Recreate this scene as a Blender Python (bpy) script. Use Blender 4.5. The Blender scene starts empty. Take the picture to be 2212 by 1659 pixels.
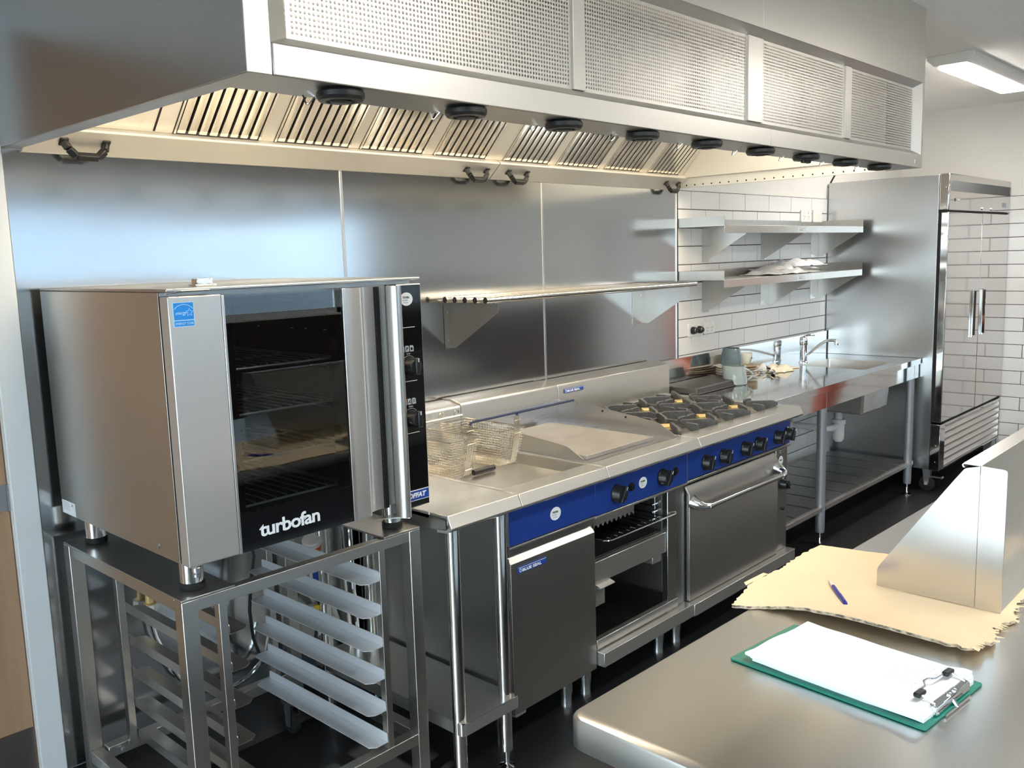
import bpy, bmesh, math, random
from mathutils import Vector, Matrix
random.seed(7)
S = bpy.context.scene
COL = S.collection
PI = math.pi

# ---------------------------------------------------------------- camera
def set_camera():
    yaw, pit, rol, f = 0.81458173, -0.14236775, 0.02990402, 1929.34
    fw = Vector((math.sin(yaw)*math.cos(pit), math.cos(yaw)*math.cos(pit), math.sin(pit)))
    rt = Vector((math.cos(yaw), -math.sin(yaw), 0)); dn = fw.cross(rt)
    r2 = rt*math.cos(rol) + dn*math.sin(rol); d2 = -rt*math.sin(rol) + dn*math.cos(rol)
    cam = bpy.data.cameras.new('camera'); o = bpy.data.objects.new('camera', cam); COL.objects.link(o)
    m = Matrix((r2, -d2, -fw)).transposed().to_4x4(); m.translation = Vector((0, -2.70, 1.65))
    o.matrix_world = m
    cam.sensor_width = 36; cam.lens = 36*f/2212; cam.clip_start = 0.02; cam.clip_end = 200
    S.camera = o
set_camera()

# ---------------------------------------------------------------- world, lamps, exposure
def set_world():
    w = bpy.data.worlds.new('daylight'); S.world = w; w.use_nodes = True
    nt = w.node_tree; nt.nodes.clear()
    out = nt.nodes.new('ShaderNodeOutputWorld'); bg = nt.nodes.new('ShaderNodeBackground')
    tc = nt.nodes.new('ShaderNodeTexCoord'); sp = nt.nodes.new('ShaderNodeSeparateXYZ')
    cr = nt.nodes.new('ShaderNodeValToRGB')
    mp = nt.nodes.new('ShaderNodeMapRange'); mp.inputs[1].default_value = -0.2; mp.inputs[2].default_value = 0.6
    nt.links.new(tc.outputs['Generated'], sp.inputs[0]); nt.links.new(sp.outputs[2], mp.inputs[0])
    nt.links.new(mp.outputs[0], cr.inputs[0]); nt.links.new(cr.outputs[0], bg.inputs[0])
    e = cr.color_ramp.elements
    e[0].position = .2; e[0].color = (.43, .44, .45, 1); e[1].position = .32; e[1].color = (.86, .92, 1, 1)
    x = e.new(1); x.color = (.55, .74, 1, 1)
    bg.inputs[1].default_value = WORLD_STRENGTH
    nt.links.new(bg.outputs[0], out.inputs[0])
WORLD_STRENGTH = 6.0
set_world()
def lamp(name, kind, loc, energy, color, rot=(0, 0, 0), size=None, size_y=None):
    l = bpy.data.lights.new(name, kind); l.energy = energy; l.color = color
    o = bpy.data.objects.new(name, l); COL.objects.link(o); o.location = loc; o.rotation_euler = rot
    if kind == 'AREA':
        l.shape = 'RECTANGLE'; l.size = size; l.size_y = size_y or size
    if kind == 'SUN': l.angle = math.radians(size or .6)
    return o
SUN = lamp('sun', 'SUN', (-8, -6, 6), 8.0, (1, .95, .86), (0, 0, 0), .6)
SUN.rotation_euler = Vector((.80, .12, -.52)).to_track_quat('-Z', 'Y').to_euler()
S.view_settings.view_transform = 'Standard'; S.view_settings.look = 'None'
S.view_settings.gamma = 1; S.view_settings.use_curve_mapping = False
S.view_settings.exposure = 0.68
cy = S.cycles
cy.use_denoising = True; cy.max_bounces = 10; cy.diffuse_bounces = 4; cy.glossy_bounces = 7
cy.transmission_bounces = 6; cy.transparent_max_bounces = 8; cy.sample_clamp_indirect = 5
cy.caustics_reflective = True; cy.caustics_refractive = False; cy.blur_glossy = .6

# ---------------------------------------------------------------- materials
def mat(name, color, rough=.5, metal=0., spec=.5, emit=None, estr=0, coat=0, trans=0, ior=1.45):
    m = bpy.data.materials.new(name); m.use_nodes = True
    b = m.node_tree.nodes['Principled BSDF']
    b.inputs['Base Color'].default_value = (*color, 1); b.inputs['Roughness'].default_value = rough
    b.inputs['Metallic'].default_value = metal; b.inputs['Specular IOR Level'].default_value = spec
    b.inputs['Coat Weight'].default_value = coat; b.inputs['IOR'].default_value = ior
    b.inputs['Transmission Weight'].default_value = trans
    if emit:
        b.inputs['Emission Color'].default_value = (*emit, 1); b.inputs['Emission Strength'].default_value = estr
    return m
def noise(nt, scale, detail=3, mscale=(1, 1, 1)):
    tc = nt.nodes.new('ShaderNodeTexCoord'); mp = nt.nodes.new('ShaderNodeMapping'); n = nt.nodes.new('ShaderNodeTexNoise')
    mp.inputs['Scale'].default_value = mscale; n.inputs['Scale'].default_value = scale; n.inputs['Detail'].default_value = detail
    nt.links.new(tc.outputs['Object'], mp.inputs[0]); nt.links.new(mp.outputs[0], n.inputs['Vector'])
    return n
def steel(name, rough=.25, base=(.60, .585, .56), metal=1., grain=(2, 60, 60), rvar=.008, wave=0., wscale=1.5, gb=.02, wm=(1, 1, 1)):
    m = mat(name, base, rough, metal); nt = m.node_tree; b = nt.nodes['Principled BSDF']
    n = noise(nt, 6, 4, grain)
    mr = nt.nodes.new('ShaderNodeMapRange'); mr.inputs[1].default_value = .3; mr.inputs[2].default_value = .7
    mr.inputs[3].default_value = max(.02, rough-rvar); mr.inputs[4].default_value = rough+rvar
    nt.links.new(n.outputs[0], mr.inputs[0]); nt.links.new(mr.outputs[0], b.inputs['Roughness'])
    if wave:
        n2 = noise(nt, wscale, 1, wm); b2 = nt.nodes.new('ShaderNodeBump')
        b2.inputs['Strength'].default_value = 1; b2.inputs['Distance'].default_value = wave
        nt.links.new(n2.outputs[0], b2.inputs['Height']); nt.links.new(b2.outputs[0], b.inputs['Normal'])
    return m
def speckle(name, c1, c2, scale=40, rough=.6, bump=.0, mscale=(1, 1, 1), spec=.5, lo=.4, hi=.6):
    m = mat(name, c1, rough, 0, spec); nt = m.node_tree; b = nt.nodes['Principled BSDF']
    n = noise(nt, scale, 5, mscale); cr = nt.nodes.new('ShaderNodeValToRGB')
    cr.color_ramp.elements[0].position = lo; cr.color_ramp.elements[1].position = hi
    cr.color_ramp.elements[0].color = (*c1, 1); cr.color_ramp.elements[1].color = (*c2, 1)
    nt.links.new(n.outputs[0], cr.inputs[0]); nt.links.new(cr.outputs[0], b.inputs['Base Color'])
    if bump:
        bp = nt.nodes.new('ShaderNodeBump'); bp.inputs['Strength'].default_value = bump; bp.inputs['Distance'].default_value = .004
        nt.links.new(n.outputs[0], bp.inputs['Height']); nt.links.new(bp.outputs[0], b.inputs['Normal'])
    return m
def glass(name, tint=(.9, .95, .95), ior=1.5, extra=0.):
    m = bpy.data.materials.new(name); m.use_nodes = True; nt = m.node_tree; nt.nodes.clear()
    o = nt.nodes.new('ShaderNodeOutputMaterial'); mx = nt.nodes.new('ShaderNodeMixShader')
    t = nt.nodes.new('ShaderNodeBsdfTransparent'); g = nt.nodes.new('ShaderNodeBsdfGlossy'); f = nt.nodes.new('ShaderNodeFresnel')
    t.inputs[0].default_value = (*tint, 1); g.inputs['Roughness'].default_value = .0; f.inputs[0].default_value = ior
    ad = nt.nodes.new('ShaderNodeMath'); ad.operation = 'ADD'; ad.inputs[1].default_value = extra
    nt.links.new(f.outputs[0], ad.inputs[0]); nt.links.new(ad.outputs[0], mx.inputs[0])
    nt.links.new(t.outputs[0], mx.inputs[1]); nt.links.new(g.outputs[0], mx.inputs[2]); nt.links.new(mx.outputs[0], o.inputs[0])
    return m
M = dict(
    steel=steel('brushed_steel', .26, (.64, .62, .585), metal=.86), hood_in=steel('hood_inner_steel', .45, (.72, .69, .63), metal=.66), mirror=mat('filter_steel', (.78, .75, .69), .12, .92), steel_v=steel('brushed_steel_vertical', .24, grain=(60, 60, 2)),
    hood=steel('hood_steel', .36, (.70, .665, .615), metal=.9, wave=.002, wscale=2.2), hood_side=steel('hood_side_steel', .30, (.52, .52, .53), wave=.001),
    splash=steel('splashback_steel', .15, (.58, .59, .60), wave=.004, wscale=1.3, wm=(.5, 1, 2.2)),
    fridge=steel('fridge_steel', .07, (.64, .62, .60), rvar=.02, gb=.005), fridge_side=steel('fridge_side_steel', .26, (.60, .61, .62), wave=.002),
    bench=steel('sink_bench_steel', .085, (.62, .62, .61), rvar=.02, gb=.004, wave=.0006, wscale=4),
    island=steel('island_steel', .29, (.70, .69, .665), rvar=.006, wave=.003, wscale=3.5),
    oven=steel('oven_steel', .30, (.60, .58, .55), grain=(60, 60, 2)),
    oven_front=steel('oven_front_steel', .34, (.68, .65, .62), metal=.8, grain=(60, 60, 2)),
    satin=steel('satin_steel', .34, (.50, .485, .46)), dark=steel('cabinet_steel', .32, (.42, .415, .40)),
    chrome=mat('chrome', (.85, .85, .86), .05, 1), tube=mat('polished_tube', (.74, .73, .70), .10, 1), wire=mat('wire', (.66, .62, .54), .22, 1),
    dull=mat('galvanised_leg', (.42, .43, .46), .55, .8), guard=steel('griddle_guard_steel', .28, (.58, .585, .60)), plate=speckle('griddle_plate', (.22, .20, .18), (.26, .24, .215), 9, .34, 0, (1, 1, 1)),
    iron=speckle('cast_iron', (.055, .058, .063), (.075, .078, .084), 60, .5, .1), brass=mat('brass_burner', (.85, .62, .27), .35, .6),
    blue=mat('blue_enamel', (.012, .045, .26), .32), badge=mat('badge_blue', (.015, .06, .33), .4), white=mat('white_print', (.85, .87, .9), .5),
    black=mat('black_plastic', (.012, .012, .013), .38), rubber=mat('black_rubber', (.01, .01, .01), .7), gloss=mat('black_glass', (.006, .006, .007), .06),
    knob=mat('knob_black', (.014, .015, .017), .28), cavity=mat('cavity_dark', (.02, .022, .024), .5, .3), gap_brown=mat('dark_brown_gap', (.018, .012, .008), .8),
    tile=mat('white_tile', (.78, .765, .745), .12), grout=speckle('dark_grout', (.045, .04, .038), (.07, .062, .06), 200, .9),
    wall=speckle('wall_paint', (.80, .77, .72), (.82, .79, .74), 3, .75), ceil=speckle('ceiling_paint', (.91, .89, .86), (.93, .91, .88), 3, .85),
    floor=speckle('black_vinyl', (.010, .010, .011), (.022, .022, .024), 260, .42, .05), trim=mat('white_gloss_paint', (.80, .82, .84), .3),
    wood=speckle('timber_veneer', (.40, .25, .15), (.44, .28, .17), 5, .45, 0, (6, 6, .6)), kick=steel('kick_plate', .35, (.30, .27, .25)),
    card=speckle('cardboard', (.80, .62, .40), (.84, .66, .44), 4, .85), cardedge=speckle('torn_cardboard', (.16, .13, .10), (.62, .50, .36), 90, .95, .3),
    paper=mat('paper', (.88, .88, .90), .8), ink=mat('pen_ink', (.62, .63, .68), .8), green=mat('green_vinyl', (.012, .20, .145), .35),
    penblue=mat('pen_blue', (.03, .03, .30), .25), skin=mat('skin', (.62, .30, .22), .5), red=mat('red_cloth', (.52, .12, .08), .75),
    trousers=mat('dark_trousers', (.02, .022, .03), .8), hair=mat('hair', (.03, .018, .01), .6), shoe=mat('shoe', (.012, .012, .012), .5), lips=mat('lips', (.45, .15, .13), .5),
    jug=mat('grey_glaze', (.25, .295, .305), .08), cream=mat('cream_glaze', (.72, .70, .62), .12), tan=mat('tan_rim', (.42, .32, .2), .3), teal=mat('teal_glaze', (.03, .08, .12), .15),
    cloth=mat('cream_cloth', (.76, .68, .52), .9), bakeware=mat('dark_bakeware', (.035, .034, .034), .4), pvc=mat('white_pvc', (.80, .80, .80), .35),
    plasticw=mat('white_plastic', (.76, .74, .70), .35), film=mat('clear_plastic_film', (.72, .70, .68), .25, 0, .6), orange=mat('orange_plastic', (.72, .09, .03), .4), yellow=mat('yellow_tag', (.85, .58, .05), .5),
    navy=mat('navy_coating', (.012, .02, .06), .45), sky=mat('sticker_blue', (.02, .30, .85), .4), skyline=mat('sticker_line', (.55, .85, 1), .4), grn=mat('sticker_green', (.03, .12, .02), .5),
    lampw=mat('lamp_diffuser', (.9, .9, .9), .5, emit=(1, .95, .87), estr=26), hoodlamp=mat('hood_lamp_tube', (.9, .9, .9), .5, emit=(1, .86, .64), estr=19),
    glass=glass('clear_glass'), ovenglass=glass('oven_glass', (.58, .62, .63), 1.5, .04), grey_panel=mat('grey_strip', (.15, .155, .155), .75, 0, .2), bolt=mat('zinc', (.6, .6, .62), .3, 1),
    render=speckle('added_wall_render', (.40, .425, .45), (.43, .455, .48), 2, .9),
    concrete=speckle('outside_concrete', (.36, .35, .33), (.46, .45, .43), 3, .9), redmark=mat('red_mark', (.7, .02, .02), .5), icon=mat('icon_grey', (.42, .45, .47), .5),
    light_steel=mat('strip_light_steel', (.74, .73, .71), .3, 1), runner=mat('runner_steel', (.74, .76, .79), .42, .55), rackwire=mat('rack_wire', (.85, .82, .74), .3, .55), dark_dado=speckle('dado_brown', (.05, .04, .035), (.07, .05, .045), 3, .7),
)

# ---------------------------------------------------------------- mesh builder
class MB:
    def __init__(s): s.v = []; s.f = []
    def add(s, vs, fs):
        n = len(s.v); s.v += [tuple(p) for p in vs]; s.f += [tuple(i+n for i in f) for f in fs]; return s
    def box(s, x0, x1, y0, y1, z0, z1):
        return s.add([(x, y, z) for z in (z0, z1) for y in (y0, y1) for x in (x0, x1)],
                     [(0, 2, 3, 1), (4, 5, 7, 6), (0, 1, 5, 4), (2, 6, 7, 3), (0, 4, 6, 2), (1, 3, 7, 5)])
    def obox(s, c, u, v, w):
        c = Vector(c); u = Vector(u); v = Vector(v); w = Vector(w)
        return s.add([c+a*u+b*v+d*w for d in (-1, 1) for b in (-1, 1) for a in (-1, 1)],
                     [(0, 2, 3, 1), (4, 5, 7, 6), (0, 1, 5, 4), (2, 6, 7, 3), (0, 4, 6, 2), (1, 3, 7, 5)])
    def prism(s, axis, pts, a0, a1):
        def P(p, a): return (a, p[0], p[1]) if axis == 'x' else (p[0], a, p[1]) if axis == 'y' else (p[0], p[1], a)
        n = len(pts)
        return s.add([P(p, a0) for p in pts]+[P(p, a1) for p in pts],
                     [tuple(range(n))[::-1], tuple(range(n, 2*n))]+[(i, (i+1) % n, n+(i+1) % n, n+i) for i in range(n)])
    def tube(s, path, r, n=10, closed=False, cap=True, rs=None):
        path = [Vector(p) for p in path]; m = len(path); rings = []; up = None
        for i, p in enumerate(path):
            a = path[(i-1) % m] if (closed or i > 0) else p; b = path[(i+1) % m] if (closed or i < m-1) else p
            t = (b-a).normalized()
            if up is None:
                up = Vector((0, 0, 1)) if abs(t.z) < .9 else Vector((1, 0, 0))
            u = t.cross(up)
            if u.length < 1e-5: u = t.cross(Vector((0, 1, 0)))
            u.normalize(); w = u.cross(t).normalized(); up = w
            rr = rs[i] if rs else r
            rings.append([p+rr*(math.cos(2*PI*k/n)*u+math.sin(2*PI*k/n)*w) for k in range(n)])
        vs = [q for R in rings for q in R]; fs = []
        for i in range(m if closed else m-1):
            j = (i+1) % m
            fs += [(i*n+k, i*n+(k+1) % n, j*n+(k+1) % n, j*n+k) for k in range(n)]
        if cap and not closed: fs += [tuple(range(n))[::-1], tuple((m-1)*n+k for k in range(n))]
        return s.add(vs, fs)
    def lathe(s, prof, c, n=24, axis='z', sx=1, sy=1):
        c = Vector(c); vs = []; fs = []; m = len(prof)
        for r, h in prof:
            for k in range(n):
                a = 2*PI*k/n; p = (r*math.cos(a)*sx, r*math.sin(a)*sy, h)
                if axis == 'y': p = (p[0], h, p[1])
                if axis == 'x': p = (h, p[0], p[1])
                vs.append(c+Vector(p))
        for i in range(m-1):
            fs += [(i*n+k, i*n+(k+1) % n, (i+1)*n+(k+1) % n, (i+1)*n+k) for k in range(n)]
        if prof[0][0] > 1e-6: fs.append(tuple(range(n))[::-1])
        if prof[-1][0] > 1e-6: fs.append(tuple((m-1)*n+k for k in range(n)))
        return s.add(vs, fs)
    def cyl(s, c, r, h, axis='z', n=20): return s.lathe([(r, 0), (r, h)], c, n, axis)
    def bar(s, a, b, w, h, up=(0, 0, 1)):
        a = Vector(a); b = Vector(b); t = (b-a); L = t.length; t.normalize(); u = t.cross(Vector(up)).normalized(); q = u.cross(t)
        return s.obox((a+b)/2, t*L/2, u*w/2, q*h/2)

ORG = {}
def link_props(o, label=None, cat=None, group=None, kind=None):
    for k, v in (('label', label), ('category', cat), ('group', group), ('kind', kind)):
        if v: o[k] = v
    return o
def root(name, loc, label, cat, group=None, rz=0):
    o = bpy.data.objects.new(name, None); COL.objects.link(o); o.location = loc; o.rotation_euler.z = rz
    o.empty_display_size = .1; ORG[o.name] = Vector(loc) if not rz else Vector((0, 0, 0))
    return link_props(o, label, cat, group)
def mesh_of(mb, m, origin=Vector((0, 0, 0)), smooth=True, name='mesh', sharp=35):
    me = bpy.data.meshes.new(name)
    me.from_pydata([Vector(p)-origin for p in mb.v], [], mb.f)
    bm = bmesh.new(); bm.from_mesh(me); bmesh.ops.recalc_face_normals(bm, faces=bm.faces); bm.to_mesh(me); bm.free()
    if smooth:
        me.polygons.foreach_set('use_smooth', [True]*len(me.polygons)); me.set_sharp_from_angle(angle=math.radians(sharp))
    me.materials.append(M[m] if isinstance(m, str) else m)
    return me
def obj(name, mb, m, parent=None, bevel=0, label=None, cat=None, group=None, kind=None, loc=None, segs=2, smooth=True, sharp=35):
    """one mesh object; coordinates in mb are world ones unless the top object is turned"""
    if parent is not None: org = ORG[parent.name]
    else: org = Vector(loc) if loc else Vector((0, 0, 0))
    o = bpy.data.objects.new(name, mesh_of(mb, m, org, smooth, name, sharp)); COL.objects.link(o)
    ORG[o.name] = org
    if parent is not None: o.parent = parent
    else: o.location = org
    if bevel:
        b = o.modifiers.new('bevel', 'BEVEL'); b.width = bevel; b.segments = segs; b.limit_method = 'ANGLE'; b.angle_limit = math.radians(40)
    return link_props(o, label, cat, group, kind)
def box(name, x0, x1, y0, y1, z0, z1, m, parent=None, bevel=0.0015, **k): return obj(name, MB().box(x0, x1, y0, y1, z0, z1), m, parent, bevel, **k)
def text(name, body, size, origin, m, parent, plane='y', bold=.0, shear=0, spacing=1, align='LEFT', rot=0, sx=1, depth=.0004):
    """lettering lying on a plane y=const (facing -y), z=const (facing up) or x=const (facing -x)"""
    c = bpy.data.curves.new(name, 'FONT'); c.body = body; c.size = size; c.offset = bold*size; c.shear = shear
    c.space_character = spacing; c.align_x = align; c.extrude = depth; c.resolution_u = 3
    t = bpy.data.objects.new('t', c); COL.objects.link(t)
    dg = bpy.context.evaluated_depsgraph_get(); dg.update()
    me = bpy.data.meshes.new_from_object(t.evaluated_get(dg)); bpy.data.objects.remove(t); bpy.data.curves.remove(c)
    R = {'y': Matrix.Rotation(PI/2, 4, 'X'), 'z': Matrix.Identity(4), 'x': Matrix.Rotation(-PI/2, 4, 'Z') @ Matrix.Rotation(PI/2, 4, 'X')}[plane]
    me.transform(Matrix.Translation(Vector(origin)-ORG[parent.name]) @ R @ Matrix.Rotation(rot, 4, 'Z') @ Matrix.Diagonal((sx, 1, 1, 1)))
    me.materials.clear(); me.materials.append(M[m])
    o = bpy.data.objects.new(name, me); COL.objects.link(o); o.parent = parent; ORG[o.name] = ORG[parent.name]
    return o
def copy_tree(o, loc=None, label=None, parent=None):
    c = o.copy(); COL.objects.link(c); ORG[c.name] = ORG[o.name]
    if parent is not None: c.parent = parent
    if loc is not None: c.location = loc
    if label: c['label'] = label
    for ch in [q for q in o.children]: copy_tree(ch, parent=c)
    return c
def rounded(pts, r, n=4):
    """round every corner of a 2-D outline"""
    out = []; m = len(pts)
    for i in range(m):
        p = Vector(pts[i]); a = Vector(pts[i-1]); b = Vector(pts[(i+1) % m]); ri = r[i] if isinstance(r, (list, tuple)) else r
        if ri <= 0: out.append(tuple(p)); continue
        d1 = (a-p).normalized(); d2 = (b-p).normalized()
        for k in range(n+1):
            t = k/n; q = (p+d1*ri)*(1-t)**2+p*2*t*(1-t)+(p+d2*ri)*t*t; out.append(tuple(q))
    return out

# ================================================================= setting
XR = 7.46; YF = -6.2; XL = -1.4; ZC = 2.655
obj('floor', MB().box(XL-.1, XR+.1, YF-.1, .12, -.1, 0), 'floor', kind='structure')
obj('ceiling', MB().box(XL-.1, XR+.1, YF-.1, .12, ZC, ZC+.1), 'ceil', kind='structure')
DX0, DX1, DZ = -.12, .803, 2.29
wb = MB().box(DX1, XR, 0, .12, 0, ZC).box(XL, DX0, 0, .12, 0, ZC).box(DX0, DX1, 0, .12, DZ, ZC)
wall_back = obj('wall_back', wb, 'wall', kind='structure')
wall_right = obj('wall_right', MB().box(XR, XR+.12, YF, .12, 0, ZC), 'wall', kind='structure')
WY0, WY1, WZ1 = -5.6, -.75, 2.2
obj('wall_left', MB().box(XL-.12, XL, WY1, .12, 0, ZC).box(XL-.12, XL, YF, WY0, 0, ZC).box(XL-.12, XL, WY0, WY1, WZ1, ZC), 'wall', kind='structure')
FX0, FX1, FZ0, FZ1 = -1.0, 6.9, 1.15, 2.25
obj('wall_front', MB().box(XL, FX0, YF-.12, YF, 0, ZC).box(FX1, XR, YF-.12, YF, 0, ZC).box(FX0, FX1, YF-.12, YF, 0, FZ0).box(FX0, FX1, YF-.12, YF, FZ1, ZC), 'wall', kind='structure')
obj('ground', MB().box(-14, XL-.12, -16, 8, -.16, -.06).box(XL-.12, XR+.2, -16, YF-.12, -.16, -.06), 'concrete', kind='structure')
obj('wall_outside_added', MB().box(-4, XR+4, -9.2, -9.0, -.06, 4.2), 'render', kind='structure')  # unseen wall, added to dim the view through the front window
# windows
w1 = MB()
for y in (WY0, -4.0, -2.4, WY1-.05): w1.box(XL-.09, XL-.03, y, y+.05, 0, WZ1)
w1.box(XL-.09, XL-.03, WY0, WY1, WZ1-.05, WZ1).box(XL-.09, XL-.03, WY0, WY1, 0, .06)
win1 = obj('window_1', w1, 'trim', kind='structure')
obj('pane', MB().box(XL-.063, XL-.057, WY0, WY1, .05, WZ1-.04), 'glass', win1)
w2 = MB()
for i in range(6): x = FX0+i*(FX1-FX0-.05)/5; w2.box(x, x+.05, YF-.09, YF-.03, FZ0, FZ1)
w2.box(FX0, FX1, YF-.09, YF-.03, FZ0, FZ0+.05).box(FX0, FX1, YF-.09, YF-.03, FZ1-.05, FZ1)
win2 = obj('window_2', w2, 'trim', kind='structure')
obj('pane', MB().box(FX0, FX1, YF-.063, YF-.057, FZ0+.04, FZ1-.04), 'glass', win2)
obj('trim_2', MB().box(XL, XR, YF, YF+.015, 0.1, 1.13), 'dark_dado', kind='structure')  # unseen dado, darkened to deepen the lower splashback reflection
obj('trim_5_added', MB().box(XR-.015, XR, YF+.02, -3.05, 0.1, 1.22), 'dark_dado', kind='structure')  # unseen dark panel, added so the splashback reflects less light low down
# door at the left
d1 = obj('door_1', MB().box(DX0+.004, DX1-.004, .012, .055, .008, DZ-.004), 'wood', kind='structure')
obj('kick_plate', MB().box(DX0+.01, DX1-.006, .009, .0125, .01, .335), 'kick', d1)
obj('latch', MB().box(.795, .803, .002, .0125, .985, 1.06).box(.770, .795, .009, .0125, .985, 1.06), 'bolt', d1)
obj('trim_1', MB().box(DX1, .872, -.012, 0, 0, 2.36).box(DX0-.07, DX0, -.012, 0, 0, 2.36).box(DX0, DX1, -.012, 0, DZ, 2.36), 'trim', kind='structure', bevel=.003)
obj('baseboard_back', MB().prism('x', [(0, 0), (0, .168), (-.004, .168), (-.006, .05), (-.04, .002), (-.04, 0)], .872, XR-.001), 'floor', kind='structure')
obj('baseboard_right', MB().prism('y', [(XR, 0), (XR, .075), (XR-.004, .075), (XR-.005, .03), (XR-.03, .002), (XR-.03, 0)], -3.4, -.001), 'floor', kind='structure')

# tiles
G = .0042
def tiles(wall, axis, a0, a1, joint, zt, rows):
    cache = {}
    for r in range(rows):
        z1 = zt-.1*r; off = joint + (.15 if r % 2 else 0)
        k0 = math.floor((a0-off)/.3)
        edges = [a0]+[off+.3*k for k in range(k0, k0+40) if a0+.012 < off+.3*k < a1-.012]+[a1]
        for e0, e1 in zip(edges[:-1], edges[1:]):
            w = round(e1-e0, 3)
            if w not in cache:
                hw = w/2-G/2; hh = .05-G/2; b = .002
                mb = MB()
                if axis == 'x':
                    P = lambda u, v, d: (u, -d, v)
                else:
                    P = lambda u, v, d: (-d, u, v)
                vs = [P(u*hw, v*hh, 0) for u, v in ((-1, -1), (1, -1), (1, 1), (-1, 1))]+[P(u*(hw), v*(hh), .006) for u, v in ((-1, -1), (1, -1), (1, 1), (-1, 1))]+[P(u*(hw-b), v*(hh-b), .0075) for u, v in ((-1, -1), (1, -1), (1, 1), (-1, 1))]
                fs = [(3, 2, 1, 0), (8, 9, 10, 11)]+[(i, (i+1) % 4, 4+(i+1) % 4, 4+i) for i in range(4)]+[(4+i, 4+(i+1) % 4, 8+(i+1) % 4, 8+i) for i in range(4)]
                mb.add(vs, fs); cache[w] = mesh_of(mb, 'tile', smooth=False, name='tile')
            o = bpy.data.objects.new('tile', cache[w]); COL.objects.link(o); o.parent = wall
            c = (e0+e1)/2; jit = random.uniform(-.0006, .0004)
            o.location = (c, jit, z1-.05) if axis == 'x' else (XR+jit, c, z1-.05)
obj('trim_3', MB().box(4.197, 6.083, -.003, 0, .17, 1.975), 'grout', kind='structure')
obj('trim_4', MB().box(XR-.003, XR, -3.0, -.02, .075, 1.98), 'grout', kind='structure')
tiles(wall_back, 'x', 4.199, 6.08, 4.335, 1.974, 18)
tiles(wall_right, 'y', -2.95, -.05, -.927+.15, 1.978, 19)

# splashback
sb = root('stainless_splashback', (2.5, 0, 1), 'tall brushed stainless steel splashback of three sheets behind the cooking line', 'splashback')
for a, b in ((.874, 1.984), (1.990, 3.084), (3.090, 4.181)): box('sheet', a, b, -.006, -.0005, .172, 1.977, 'splash', sb, .0008)
for x in (1.987, 3.087): box('joint_strip', x-.006, x+.006, -.0085, -.006, .172, 1.977, 'light_steel', sb, .001)
box('edge_strip', 4.181, 4.188, -.011, -.0005, .172, 1.977, 'light_steel', sb, .001)
box('edge_seal', 4.1885, 4.1975, -.010, -.0005, .172, 1.977, 'rubber', sb, 0)

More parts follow.
